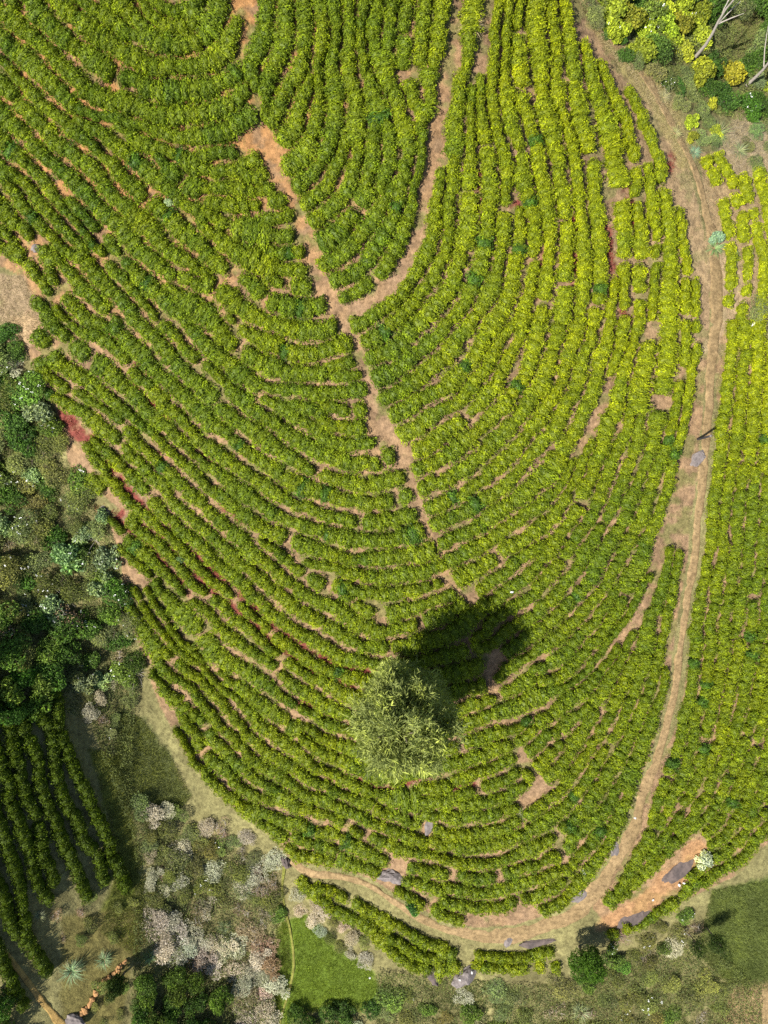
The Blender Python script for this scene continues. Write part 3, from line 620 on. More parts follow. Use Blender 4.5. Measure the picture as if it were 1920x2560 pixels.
for key, rows in SECT:
    for pts, wd in rows:
        if len(pts) < 4: continue
        run = []; cur = []
        d = 0.0; nextd = rng.uniform(0, 15)
        seg = np.hypot(*np.diff(pts, axis=0).T)
        pos = np.concatenate([[0], np.cumsum(seg)])
        tot = pos[-1]; s = rng.uniform(2, 8); miss = 0
        while s < tot:
            px = np.interp(s, pos, pts[:, 0]); py = np.interp(s, pos, pts[:, 1]); ww = np.interp(s, pos, wd)
            t0 = max(0, s - 12); t1 = min(tot, s + 12)
            tx = np.interp(t1, pos, pts[:, 0]) - np.interp(t0, pos, pts[:, 0]); ty = np.interp(t1, pos, pts[:, 1]) - np.interp(t0, pos, pts[:, 1])
            step = rng.uniform(19, 26) * (1.0 if py < 1300 else 0.88)
            inframe = -110 < px < 2030 and -110 < py < 2670
            patchy = 0.0
            if key in ('right', 'lower') and px > 1540 and py < 1150: patchy = 0.10
            if px < 330 and 700 < py < 1500: patchy = 0.10
            good = inframe and ww > 15 and free_spot(px, py, key) and rng.random() > SKIP[key] + patchy
            if good:
                wob = (vnoise(np.array([px]), np.array([py + len(HEDGES) * 13.0]), 70, 99)[0] - 0.5) * 9
                nrm_ = math.hypot(tx, ty) + 1e-6
                cur.append((px + rng.normal(0, 2.2) - ty / nrm_ * wob, py + rng.normal(0, 2.2) + tx / nrm_ * wob, ww, math.atan2(-ty, tx), step)); miss = 0
            else:
                miss += 1
                if miss >= 3 and cur: run.append(cur); cur = []
            s += step
        if cur: run.append(cur)
        for c in run:
            if len(c) >= 2: HEDGES.append((key, c))

LAND = {'knoll': ("on the knoll", "bare orange clearing", (530,20)), 'inner': ("on the inner fan", "gap's lower bend", (830,740)),
        'left': ("on the left slope", "knoll", (800,300)), 'right': ("on the right slope", "pale grass tuft", (1180,60)),
        'lower': ("on the lower slope", "feathery tree", (1000,1720)), 'east': ("beyond the footpath", "wooden post", (1745,1097)),
        'foot': ("below the footpath", "grey boulder", (1180,2445)), 'shade': ("on the shaded bank", "big grass tuft", (180,2425)),
        'yellow': ("on sparse ground", "pale rock", (1885,815))}
GROUP = {'knoll': "tea hedges on the knoll", 'inner': "tea hedges of the inner fan", 'left': "tea hedges on the left slope", 'right': "tea hedges on the right slope",
         'lower': "tea hedges of the lower slope", 'east': "tea hedges beyond the footpath", 'foot': "tea hedges below the footpath", 'shade': "tea hedges on the shaded bank", 'yellow': "sparse yellow tea beyond the footpath"}
allp = np.array([(np.mean([b[0] for b in c]), np.mean([b[1] for b in c])) for k, c in HEDGES])
info = []
for hi, (key, c) in enumerate(HEDGES):
    tone = float(np.mean([tea_tone(b[0], b[1]) for b in c]))
    look = "yellow-green" if tone > 0.62 else ("dark green" if (tone < 0.36 or key == 'shade') else "bright green")
    ln = "long" if len(c) > 26 else ("short" if len(c) < 10 else "middling")
    lx, ly = LAND[key][2]
    dmin = min(math.hypot(b[0] - lx, b[1] - ly) for b in c)
    info.append((key, look, ln, dmin))
rank = {}
for k in set((i[0], i[1], i[2]) for i in info):
    for j, hi in enumerate(sorted([h for h, i in enumerate(info) if i[:3] == k], key=lambda h: info[h][3])): rank[hi] = (j + 1)
nb = 0
for hi, (key, c) in enumerate(HEDGES):
    arr = np.array([b[:3] for b in c])
    x, y, z = to_world(arr[:, 0], arr[:, 1], 0.42)
    k_, look, ln, _ = info[hi]
    m = len(c) // 2
    where, lm, _p = LAND[key]
    lab = f"{ln} {look} tea hedge {where}, {ordinal(rank[hi])} from the {lm}"
    root = thing("tea_hedge", lab, "tea hedge", (x[m], y[m], z[m]), group=GROUP[key])
    hedge_t = rng.normal(0, 0.05)
    for q, (px, py, ww, ang, step) in enumerate(c):
        mpp = (CAM_H - z[q]) / FPX
        wn = vnoise(np.array([px + hi * 37.0]), np.array([py]), 55, 88)[0]
        half = max(0.55, (ww * (0.80 + 0.36 * wn) - rng.uniform(1, 7)) * mpp) * 0.98
        along = step * mpp / 0.78 * rng.uniform(0.95, 1.15)
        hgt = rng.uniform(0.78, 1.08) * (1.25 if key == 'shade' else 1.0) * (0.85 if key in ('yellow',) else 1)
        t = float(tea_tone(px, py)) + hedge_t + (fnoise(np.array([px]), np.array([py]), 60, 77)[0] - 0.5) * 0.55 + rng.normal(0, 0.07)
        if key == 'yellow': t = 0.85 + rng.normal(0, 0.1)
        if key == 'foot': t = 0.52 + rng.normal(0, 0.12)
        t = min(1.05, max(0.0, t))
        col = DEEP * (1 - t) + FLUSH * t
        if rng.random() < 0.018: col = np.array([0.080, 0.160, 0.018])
        if key == 'shade': col = col * 0.0 + (DEEP * 0.85 + FLUSH * 0.15) * 0.70  # bank turned from the sun: its shade is also put into the leaf colour
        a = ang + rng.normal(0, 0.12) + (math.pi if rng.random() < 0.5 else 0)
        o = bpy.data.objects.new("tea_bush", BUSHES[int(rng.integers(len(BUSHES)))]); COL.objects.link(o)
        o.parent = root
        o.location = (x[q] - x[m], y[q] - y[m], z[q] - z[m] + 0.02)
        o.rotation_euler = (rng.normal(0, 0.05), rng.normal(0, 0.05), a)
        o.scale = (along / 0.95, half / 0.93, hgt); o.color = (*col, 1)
        nb += 1
print("hedges", len(HEDGES), "bushes", nb)

# ------------------------------------------------------------------ the feathery tree in the tea
def branch_mesh(base, tip, r0, r1, sag, r):
    n = 6; t = np.linspace(0, 1, n)[:, None]
    p = np.array(base)[None] * (1 - t) + np.array(tip)[None] * t
    p[:, 2] += sag * np.sin(t[:, 0] * math.pi)
    p[1:-1] += r.normal(0, 0.05, (n - 2, 3))
    return tube(p, np.linspace(r0, r1, n), 6)
def sprays(centres, outward, per, length, width, r, spread=0.30, flat=0.25):
    """star-like tufts of narrow leaves around each centre"""
    C = np.repeat(centres, per, 0); O = np.repeat(outward, per, 0)
    d = unit(r.normal(0, 1, C.shape) + O * 0.8)
    Ln = (length * r.uniform(0.6, 1.25, len(C)))[:, None]; W = (width * r.uniform(0.7, 1.3, len(C)))[:, None]
    st = C + r.normal(0, spread * 0.35, C.shape)
    sd = unit(np.cross(d, r.normal(0, 1, C.shape)))
    a = st; c = st + d * Ln; m = st + d * Ln * 0.45
    V = np.stack([a, m + sd * W / 2, c - np.array([0, 0, 0.12]) * Ln, m - sd * W / 2], 1).reshape(-1, 3)
    return V, np.arange(len(V)).reshape(-1, 4)
def feathery_tree():
    r = np.random.default_rng(5)
    bx, by, bz = [float(v) for v in to_world(1003, 1712)]
    root = thing("feathery_tree", "tall pale green feathery tree standing alone among the tea hedges", "tree", (bx, by, bz))
    H = 12.6
    zz = np.linspace(-0.2, H, 12)
    trunk_p = np.stack([0.18 * np.sin(zz * 0.5), 0.12 * np.sin(zz * 0.7 + 1), zz], 1)
    put("trunk", mesh_py("trunk", [tube(trunk_p, np.linspace(0.17, 0.03, 12), 9)], M_BARK), root)
    cs = []; os_ = []; tw = []
    for i in range(46):
        h = 2.6 + (H - 2.9) * (i / 45) ** 0.95
        k = (h - 2.6) / (H - 2.6)
        R = 3.5 * (0.50 + 1.6 * k) * (1 - k) ** 0.62 + 0.40
        an = i * 2.399 + r.normal(0, 0.3)
        if math.sin(an) > 0.2: R *= 0.86
        R *= r.uniform(0.68, 1.0)
        b0 = np.array([np.interp(h - 0.5, zz, trunk_p[:, 0]), np.interp(h - 0.5, zz, trunk_p[:, 1]), h - 0.5])
        tip = b0 + np.array([math.cos(an) * R, math.sin(an) * R, 0.5 + R * 0.28])
        put("limb", mesh_py("limb", [branch_mesh(b0, tip, 0.055, 0.014, 0.15, r)], M_BARK), root)
        m = int(7 + R * 6)
        for _ in range(m):
            t = r.uniform(0.25, 1.05) ** 0.8
            c = b0 * (1 - t) + tip * t + r.normal(0, 0.26 + 0.12 * t, 3)
            cs.append(c); os_.append(unit(np.array([math.cos(an), math.sin(an), 0.9])))
    cs = np.array(cs); os_ = np.array(os_)
    V, F = sprays(cs, os_, 64, 0.50, 0.075, r, 0.6)
    tn = np.repeat(np.clip(r.normal(0.55, 0.22, len(cs)), 0, 1), 64) * 0.6 + r.random(len(cs) * 64) * 0.4
    put("crown", mesh_np("crown", V, F, M_LEAF, tint=tn), root, color=(0.265, 0.310, 0.095))
feathery_tree()

# ------------------------------------------------------------------ shrubs
def lobes(seed, n_lobes, spread, n, ln, wd, flat=0.45, squash=0.75, tall=0.0):
    """leafy mass of several uneven lobes, about 1 m in radius"""
    r = np.random.default_rng(seed); P = []; Nn = []; Tt = []
    cs = []
    for k in range(n_lobes):
        a = r.uniform(0, 6.28); d = spread * math.sqrt(r.random())
        rad = r.uniform(0.28, 0.52) * (1.15 - 0.4 * d)
        cs.append((np.array([math.cos(a) * d, math.sin(a) * d, 0.25 + r.uniform(0, 0.45 + tall) * (1.1 - d * 0.7)]), rad))
    tot = sum(c[1] ** 2 for c in cs)
    for c, rad in cs:
        m = int(n * rad ** 2 / tot)
        d = unit(r.normal(0, 1, (m, 3))); d[:, 2] = np.abs(d[:, 2]) * 1.1 - 0.35; d = unit(d)
        q = 1 - np.abs(r.normal(0, 0.16, m))
        lump = 1 + 0.18 * np.sin(d[:, 0] * 7 + rad * 40) * np.sin(d[:, 1] * 6 + 2) + 0.10 * np.sin(d[:, 2] * 11)
        P.append(c + d * rad * (q * lump)[:, None] * np.array([1, 1, squash])); Nn.append(d)
        Tt.append(np.clip(r.normal(0.5, 0.13) + (r.random(m) - 0.5) * 0.75, 0, 1))
    P = np.concatenate(P); Nn = np.concatenate(Nn); Tt = np.concatenate(Tt)
    P[:, 2] = np.maximum(P[:, 2], 0.02)
    V, F = leaves(P, Nn + np.array([0, 0, 0.35]), ln, wd, r, flat)
    return V, F, Tt, cs
def stem_mesh(cs, seed, mat, thick=0.025):
    r = np.random.default_rng(seed)
    parts = []
    for c, rad in cs:
        parts.append(tube([np.array([0.1 * c[0], 0.1 * c[1], -0.1]), np.array([0.5 * c[0], 0.5 * c[1], c[2] * 0.5]), c], [thick, thick * 0.8, thick * 0.5], 5))
        for _ in range(3):
            e = c + unit(r.normal(0, 1, 3)) * rad * 0.95
            e[2] = max(e[2], 0.1)
            parts.append(tube([c, (c + e) / 2 + r.normal(0, 0.04, 3), e], [thick * 0.5, thick * 0.35, thick * 0.15], 4))
    return mesh_py("stem", parts, mat)
SHRUB = {}
def kind(name, n_var, **k):
    mat = k.pop('mat', M_LEAF); stem = k.pop('stem', M_BARK); thick = k.pop('thick', 0.025)
    SHRUB[name] = []
    for i in range(n_var):
        sd = abs(hash_name(name)) % 1000 + i * 17
        V, F, T, cs = lobes(sd, **k)
        SHRUB[name].append((mesh_np("foliage", V, F, mat, tint=T), stem_mesh(cs, sd, stem, thick), cs))
def hash_name(s): return sum((i + 3) * ord(c) for i, c in enumerate(s))
kind('leafy', 5, n_lobes=9, spread=0.62, n=2300, ln=0.12, wd=0.055, squash=0.8)
kind('broad', 4, n_lobes=8, spread=0.6, n=1500, ln=0.19, wd=0.10, squash=0.8)
kind('fine', 5, n_lobes=10, spread=0.66, n=2600, ln=0.10, wd=0.035, flat=0.3, squash=0.75)
kind('dry', 5, n_lobes=11, spread=0.72, n=2500, ln=0.13, wd=0.032, flat=0.15, squash=0.6, mat=M_DRY, stem=M_DEADWOOD)
kind('twiggy', 3, n_lobes=7, spread=0.7, n=500, ln=0.09, wd=0.035, flat=0.2, squash=0.7, mat=M_DRY, stem=M_DEADWOOD, thick=0.03)
def petals(cs, seed, n):
    r = np.random.default_rng(seed); P = []
    for _ in range(n):
        c, rad = cs[int(r.integers(len(cs)))]
        d = unit(r.normal(0, 1, 3) + np.array([0, 0, 1.2])); p = c + d * rad * 1.02 * np.array([1, 1, 0.8])
        P.append(p + r.normal(0, 0.035, (int(r.integers(2, 6)), 3)))
    P = np.concatenate(P)
    V, F = leaves(P, np.tile([0, 0, 1.0], (len(P), 1)), 0.075, 0.06, r, 0.7)
    return mesh_np("blossom", V, F, M_WHITE)
COLOUR = {'leafy green': (0.115, 0.185, 0.035), 'olive green': (0.165, 0.185, 0.060), 'dark green': (0.060, 0.120, 0.022), 'grey-green': (0.20, 0.265, 0.135),
          'yellow-green': (0.26, 0.30, 0.030), 'pale straw': (0.58, 0.54, 0.40), 'brown': (0.30, 0.225, 0.15), 'dull green': (0.165, 0.200, 0.085)}
SHRUBS = []
def shrub(px, py, form, look, size, tall=1.0, white=0, zone=''):
    SHRUBS.append((px, py, form, look, size, tall, white, zone))
def scatter(poly, zone, n, mix, size, tall=(0.8, 1.2), mind=24, white=0.0, seed=1):
    r = np.random.default_rng(seed); pts = []
    xs = [p[0] for p in poly]; ys = [p[1] for p in poly]
    for _ in range(n * 30):
        if len(pts) >= n: break
        p = (r.uniform(min(xs), max(xs)), r.uniform(min(ys), max(ys)))
        if not in_poly([p[0]], [p[1]], poly)[0]: continue
        if any(math.hypot(p[0] - q[0], p[1] - q[1]) < mind for q in pts): continue
        pts.append(p)
        x = r.random(); acc = 0
        for form, look, pr in mix:
            acc += pr
            if x <= acc: break
        shrub(p[0], p[1], form, look, r.uniform(*size), r.uniform(*tall), int(r.integers(4, 11)) if r.random() < white else 0, zone)
GREENS = [('leafy', 'leafy green', .26), ('fine', 'olive green', .22), ('broad', 'grey-green', .12), ('leafy', 'dark green', .18), ('fine', 'dull green', .14), ('twiggy', 'brown', .08)]
scatter([(-60,880),(40,880),(100,960),(130,1050),(160,1140),(225,1225),(270,1290),(262,1340),(290,1400),(305,1480),(320,1560),(345,1640),(330,1700),(250,1760),(170,1690),(60,1700),(-60,1640)], 'left bank', 84, GREENS, (1.0, 1.6), (0.8, 1.3), 34, 0.34, 3)
scatter([(-60,770),(20,780),(50,860),(70,940),(110,1040),(60,1050),(-60,1000)], 'left bank', 8, [('fine', 'dull green', .4), ('dry', 'pale straw', .15), ('leafy', 'dark green', .45)], (0.7, 1.1), (0.7, 1.1), 34, 0, 4)
scatter([(-60,1640),(60,1690),(150,1700),(120,1760),(60,1790),(0,1800),(-60,1800)], 'left bank', 9, [('leafy', 'dark green', .6), ('broad', 'leafy green', .4)], (0.9, 1.4), (1.2, 1.8), 36, 0, 6)
scatter([(180,1700),(330,1690),(345,1760),(300,1790),(270,1850),(225,1800)], 'gully', 11, [('fine', 'dull green', .5), ('dry', 'pale straw', .3), ('twiggy', 'brown', .2)], (0.6, 1.0), (0.6, 1.0), 28, 0.1, 8)
scatter([(330,1995),(430,2030),(480,2000),(560,2060),(620,2090),(690,2150),(690,2200),(640,2190),(540,2150),(420,2160),(340,2120)], 'gully', 22, [('dry', 'pale straw', .42), ('fine', 'olive green', .26), ('twiggy', 'brown', .18), ('fine', 'dull green', .14)], (0.8, 1.3), (0.5, 0.85), 31, 0.06, 9)
scatter([(400,2160),(600,2160),(690,2200),(700,2260),(690,2330),(600,2310),(480,2300),(400,2230)], 'gully', 20, [('fine', 'olive green', .38), ('twiggy', 'brown', .22), ('leafy', 'leafy green', .16), ('dry', 'pale straw', .24)], (0.8, 1.25), (0.55, 0.9), 32, 0.05, 10)
scatter([(362,2110),(400,2110),(415,2200),(400,2290),(365,2260)], 'gully', 7, [('dry', 'pale straw', .8), ('fine', 'olive green', .2)], (0.6, 0.95), (0.6, 0.9), 26, 0, 12)
scatter([(365,2300),(440,2310),(560,2370),(545,2440),(470,2420),(400,2380)], 'gully', 14, [('dry', 'pale straw', .92), ('twiggy', 'brown', .08)], (0.95, 1.4), (0.5, 0.75), 29, 0, 13)
scatter([(545,2350),(650,2320),(690,2400),(700,2480),(680,2600),(620,2600),(580,2470)], 'gully', 19, [('dry', 'pale straw', .66), ('dry', 'brown', .26), ('twiggy', 'brown', .08)], (0.9, 1.35), (0.5, 0.8), 30, 0, 14)
scatter([(770,2250),(850,2290),(900,2350),(940,2400),(900,2420),(850,2370),(800,2330),(740,2290),(735,2230)], 'lawn edge', 14, [('dry', 'pale straw', .7), ('fine', 'olive green', .3)], (0.55, 0.95), (0.6, 0.9), 26, 0.1, 15)
scatter([(370,2440),(460,2440),(560,2480),(600,2600),(340,2620),(345,2500)], 'ditch', 17, [('leafy', 'dark green', .5), ('leafy', 'leafy green', .5)], (0.9, 1.3), (1.1, 1.7), 34, 0, 16)
scatter([(740,2540),(830,2510),(950,2520),(960,2620),(740,2620)], 'lawn foot', 9, [('dry', 'pale straw', .35), ('leafy', 'dark green', .35), ('fine', 'olive green', .3)], (0.8, 1.2), (0.8, 1.2), 36, 0, 17)
scatter([(960,2460),(1130,2480),(1200,2450),(1390,2460),(1520,2430),(1680,2350),(1740,2390),(1830,2480),(1750,2620),(960,2620)], 'foot of the slope', 46, [('fine', 'olive green', .38), ('fine', 'dull green', .26), ('leafy', 'leafy green', .16), ('twiggy', 'brown', .12), ('dry', 'pale straw', .08)], (0.85, 1.4), (0.5, 0.85), 38, 0.06, 18)
scatter([(1520,2350),(1640,2320),(1720,2290),(1740,2340),(1650,2400),(1540,2440)], 'foot of the slope', 12, [('leafy', 'leafy green', .4), ('fine', 'olive green', .4), ('twiggy', 'brown', .2)], (0.7, 1.1), (0.7, 1.1), 30, 0.15, 19)
scatter([(1500,-60),(1720,-60),(1760,60),(1740,130),(1660,160),(1580,120),(1520,60)], 'gully rim', 22, [('broad', 'yellow-green', .72), ('leafy', 'leafy green', .28)], (0.95, 1.4), (0.8, 1.15), 34, 0.18, 20)
scatter([(1450,-60),(1510,-20),(1560,110),(1640,170),(1720,180),(1740,240),(1650,210),(1560,140),(1490,60)], 'gully rim', 16, [('fine', 'dull green', .55), ('leafy', 'dark green', .45)], (0.6, 0.95), (0.6, 0.9), 28, 0.05, 21)
scatter([(1740,160),(1990,150),(1990,290),(1860,300),(1770,240)], 'gully rim', 15, [('broad', 'yellow-green', .4), ('leafy', 'dark green', .4), ('fine', 'grey-green', .2)], (0.85, 1.3), (0.9, 1.4), 36, 0.15, 22)
scatter([(1770,-60),(2000,-60),(2000,140),(1800,130)], 'gully rim', 9, [('leafy', 'dark green', .7), ('fine', 'dull green', .3)], (1.0, 1.6), (1.2, 2.0), 40, 0.05, 23)
scatter([(1690,250),(1800,260),(1820,330),(1760,380),(1720,330)], 'path bend', 9, [('broad', 'yellow-green', .6), ('fine', 'dull green', .4)], (0.5, 0.8), (0.8, 1.1), 26, 0, 24)
scatter([(1840,330),(1960,310),(1980,420),(1880,440)], 'path bend', 8, [('fine', 'dull green', .7), ('fine', 'grey-green', .3)], (0.6, 1.0), (0.5, 0.8), 30, 0.1, 25)
scatter([(1890,690),(1990,670),(1990,830),(1900,830)], 'path side', 5, [('fine', 'dull green', 1.0)], (0.8, 1.2), (0.5, 0.8), 36, 0, 26)
scatter([(130,2290),(230,2240),(330,2230),(360,2330),(250,2360),(160,2360)], 'ditch', 9, [('fine', 'olive green', .7), ('twiggy', 'brown', .3)], (0.5, 0.8), (0.5, 0.8), 34, 0, 27)
scatter([(-60,2480),(20,2500),(40,2560),(20,2620),(-60,2620)], 'ditch', 4, [('leafy', 'dark green', 1.0)], (0.9, 1.3), (1.0, 1.5), 34, 0, 28)
scatter([(230,2440),(330,2450),(350,2560),(260,2600),(220,2560)], 'ditch', 7, [('fine', 'olive green', .6), ('leafy', 'leafy green', .4)], (0.5, 0.8), (0.5, 0.8), 32, 0, 29)
ZL = {'left bank': ("on the left bank", "pale bare twigs", (225,1350)), 'gully': ("in the dry gully", "head of the lawn trail", (705,2180)), 'lawn edge': ("beside the small lawn", "head of the lawn trail", (705,2180)),
      'ditch': ("near the ditch", "line of tan stones", (260,2470)), 'lawn foot': ("at the lawn's foot", "lawn trail", (705,2540)), 'foot of the slope': ("at the slope's foot", "grey boulder", (1180,2445)),
      'gully rim': ("on the gully rim", "dead trunk", (1735,150)), 'path bend': ("at the path bend", "big grass tuft", (1790,340)), 'path side': ("beside the footpath", "pale rock", (1885,815))}
FORM = {'leafy': "leafy", 'broad': "coarse", 'fine': "fine", 'dry': "dry", 'twiggy': "twiggy"}
def shrub_key(s): return (s[7], s[2], s[3], s[6] > 0)
order = {}
for k in set(map(shrub_key, SHRUBS)):
    idx = [i for i, s in enumerate(SHRUBS) if shrub_key(s) == k]
    lx, ly = ZL[k[0]][2]
    idx.sort(key=lambda i: math.hypot(SHRUBS[i][0] - lx, SHRUBS[i][1] - ly))
    for j, i in enumerate(idx): order[i] = (j + 1, len(idx))
for i, (px, py, form, look, size, tall, white, zone) in enumerate(SHRUBS):
    fol, stm, cs = SHRUB[form][int(rng.integers(len(SHRUB[form])))]
    x, y, z = [float(v) for v in to_world(px, py, 0.45 * size * tall)]
    where, lm, _p = ZL[zone]
    j, tot = order[i]
    first = "flowering " if white else ""
    where = where.replace('foot of the', 'foot of')
    lk = look if look not in ("leafy green",) else "mid-green"
    lab = f"{first}{FORM[form]} {lk} shrub {where}, " + (f"{ordinal(j)} nearest the {lm}" if tot > 1 else f"not far from the {lm}")
    root = thing("shrub", lab, "shrub", (x, y, z - 0.06), (0, 0, rng.uniform(0, 6.28)), (size, size * rng.uniform(0.85, 1.15), size * tall))
    root['group'] = "shrubs " + where
    c = np.array(COLOUR[look]) * (1.3 if zone == 'left bank' else 0.9 if look == 'pale straw' else 1.1) * rng.uniform(0.8, 1.22) * (1 + rng.normal(0, 0.06, 3))
    put("foliage", fol, root, color=tuple(np.clip(c, 0, 1)))
    put("stem", stm, root)
    if white: put("blossom", petals(cs, i, white), root)

# larger round trees
def round_tree(px, py, name, label, height_m, radius, colour, n, seed, form=(0.12, 0.055), trunk=0.10):
    r = np.random.default_rng(seed)
    x, y, z = [float(v) for v in to_world(px, py)]
    root = thing(name, label, "tree", (x, y, z))
    put("trunk", mesh_py("trunk", [tube([(0, 0, -0.2), (0.05, 0.02, height_m * 0.4), (0, 0.05, height_m * 0.8)], [trunk, trunk * 0.8, trunk * 0.4], 8)], M_BARK), root)
    V, F, T, cs = lobes(seed, 16, 0.62, n, form[0] / radius, form[1] / radius, 0.45, 0.85, 0.5)
    V = V * np.array([radius, radius, 1.0]) ; V[:, 2] = height_m * 0.22 + V[:, 2] * height_m * 0.62
    put("crown", mesh_np("crown", V, F, M_LEAF, tint=T), root, color=colour)
    parts = []
    for c, rad in cs:
        c2 = c * np.array([radius, radius, 1]); c2[2] = height_m * 0.22 + c[2] * height_m * 0.62
        parts = [tube([(0, 0, height_m * 0.3), c2 * 0.5 + np.array([0, 0, height_m * 0.15]), c2], [trunk * 0.5, trunk * 0.35, trunk * 0.12], 5)]
        put("limb", mesh_py("limb", parts, M_BARK), root)
    return root
round_tree(1447, 2365, "round_tree", "dense dark green round tree below the footpath, its shadow lying on the path", 3.4, 1.55, (0.075, 0.155, 0.016), 12000, 61)
round_tree(1722, 2335, "sparse_tree", "smaller thin dark tree beside the grassy slope, left of its larger twin", 2.6, 0.75, (0.05, 0.085, 0.02), 1500, 62, (0.12, 0.03), 0.05)
round_tree(1765, 2318, "sparse_tree", "larger thin dark tree at the upper edge of the grassy slope", 3.4, 0.95, (0.05, 0.085, 0.02), 2400, 63, (0.12, 0.03), 0.06)
round_tree(1905, -30, "forest_tree", "big dark forest tree in the gully corner, deepest in shade", 7.0, 3.0, (0.040, 0.075, 0.018), 14000, 64, (0.16, 0.07), 0.2)
round_tree(1985, 95, "forest_tree", "big dark forest tree behind the second dead trunk", 6.5, 2.6, (0.045, 0.08, 0.02), 12000, 65, (0.16, 0.07), 0.2)
round_tree(310, 2432, "round_tree", "tall dark bush standing over the ditch below the tan stones", 2.4, 0.8, (0.06, 0.10, 0.02), 3000, 66)
round_tree(-15, 1640, "round_tree", "tall dark tree on the left bank at the head of the shaded tea", 4.2, 1.8, (0.045, 0.085, 0.018), 9000, 67)

# ------------------------------------------------------------------ grass tufts
def tuft_mesh(seed, n, ln, wd, droop, spread):
    r = np.random.default_rng(seed); V = []; F = []; T = []
    for i in range(n):
        a = r.uniform(0, 6.28); lean = abs(r.normal(0, spread)) + 0.08
        L = ln * r.uniform(0.55, 1.15); d = np.array([math.cos(a), math.sin(a), 0]); s = np.array([-d[1], d[0], 0])
        b = d * r.uniform(0, 0.16) + s * r.uniform(-0.08, 0.08)
        o = len(V); t = r.random()
        for k in range(4):
            f = k / 3; an = lean + droop * f
            p = b + L * f * (d * math.sin(an) + np.array([0, 0, math.cos(an)]))
            p = p + np.array([0, 0, 0.02]); ww = wd * (1 - f) ** 0.7
            V += [p - s * ww, p + s * ww]
        for k in range(3): F.append((o + 2 * k, o + 2 * k + 1, o + 2 * k + 3, o + 2 * k + 2)); T.append(t)
    return np.array(V), np.array(F), np.array(T)
TUFTS = [(1180,62,1.5,(0.44,0.36,0.24),"large pale straw grass tuft in the gap at the hill's upper edge"),
 (1670,205,0.9,(0.20,0.25,0.15),"grey-green grass tuft left of the yellow shrubs at the path bend"),
 (1660,240,0.8,(0.28,0.27,0.16),"straw-tinged grass tuft just below the grey-green one at the path bend"),
 (1795,335,1.6,(0.20,0.26,0.12),"big spreading green grass tuft right of the path bend"),
 (1738,378,0.75,(0.17,0.27,0.20),"small bluish grass tuft beside the path bend"),
 (1850,375,1.1,(0.22,0.26,0.15),"green grass tuft on the pale ground right of the big one"),
 (178,2428,1.7,(0.20,0.30,0.19),"big blue-green grass tuft above the line of tan stones"),
 (258,2402,1.2,(0.20,0.29,0.17),"blue-green grass tuft between the largest one and the ditch"),
 (610,2225,1.5,(0.22,0.28,0.18),"blue-green grass tuft among the dry gully shrubs"),
 (420,2072,0.9,(0.30,0.32,0.20),"small spiky pale tuft at the upper end of the gully"),
 (1452,2530,1.5,(0.30,0.36,0.22),"pale green grass tuft at the foot of the slope"),
 (1190,2545,1.2,(0.38,0.36,0.22),"straw grass tuft near the bottom below the boulder"),
 (1308,2032,0.8,(0.30,0.34,0.18),"pale grass tuft at the end of the small bare gap in the lower slope"),
 (1788,618,1.1,(0.20,0.30,0.14),"bluish green weed tuft beside the footpath near the sparse yellow tea"),
 (1835,640,0.9,(0.20,0.28,0.12),"smaller green weed tuft among the sparse yellow tea"),
 (900,1090,0.55,(0.22,0.34,0.16),"small light green weed at the gap's edge among the tea"),
 (95,2290,0.7,(0.25,0.28,0.18),"small pale tuft beside the shaded tea"),
 (370,2395,0.8,(0.2,0.32,0.17),"green tuft at the edge of the pale straw shrubs"),
 (560,2320,0.9,(0.20,0.25,0.15),"dull green tuft in the middle of the dry gully"),
 (1690,330,0.7,(0.30,0.30,0.16),"straw tuft at the footpath's upper bend")]
for i, (px, py, s, c, lab) in enumerate(TUFTS):
    x, y, z = [float(v) for v in to_world(px, py, 0.2)]
    root = thing("grass_tuft", lab, "grass tuft", (x, y, z - 0.03), (0, 0, rng.uniform(0, 6)), group="grass tufts")
    V, F, T = tuft_mesh(300 + i, 170, 0.72 * s, 0.016, 0.9, 0.75)
    put("blades", mesh_np("blades", V, F, M_LEAF, tint=0.3 + 0.5 * T), root, color=c)
    V, F, T = tuft_mesh(400 + i, 60, 0.6 * s, 0.014, 1.3, 1.1)
    put("dry_blades", mesh_np("dry_blades", V, F, M_DRY, tint=0.3 + 0.4 * T), root, color=(0.40, 0.31, 0.20))

# weeds with white leaves or flowers
WEEDS = [(424,508,0.45,(0.42,0.52,0.36),"white-leaved weed growing in a tea hedge on the left slope"),(1756,2150,1.0,(0.62,0.68,0.55),"white-flowered weed at the upper end of the brown rock strip"),
 (1465,2180,0.45,(0.55,0.6,0.5),"small white-flowered weed left of the footpath above the bend"),(1790,590,0.8,(0.25,0.38,0.28),"bluish weed on the footpath's outer side near the yellow tea"),
 (258,1290,0.9,(0.20,0.30,0.16),"bluish weed at the left field edge by the red patch"),(455,1395,0.5,(0.18,0.28,0.13),"bluish weed between two hedges on the left slope"),(1035,2268,0.9,(0.09,0.22,0.05),"fresh green weed beside the lower footpath")]
for i, (px, py, s, c, lab) in enumerate(WEEDS):
    fol, stm, cs = SHRUB['broad'][i % 4]
    x, y, z = [float(v) for v in to_world(px, py, 0.3)]
    root = thing("weed", lab, "weed", (x, y, z + 0.25 * (i in (0, 5))), (0, 0, i * 1.3), (s * 0.8, s * 0.8, s), "weeds")
    put("foliage", fol, root, color=c); put("stem", stm, root)

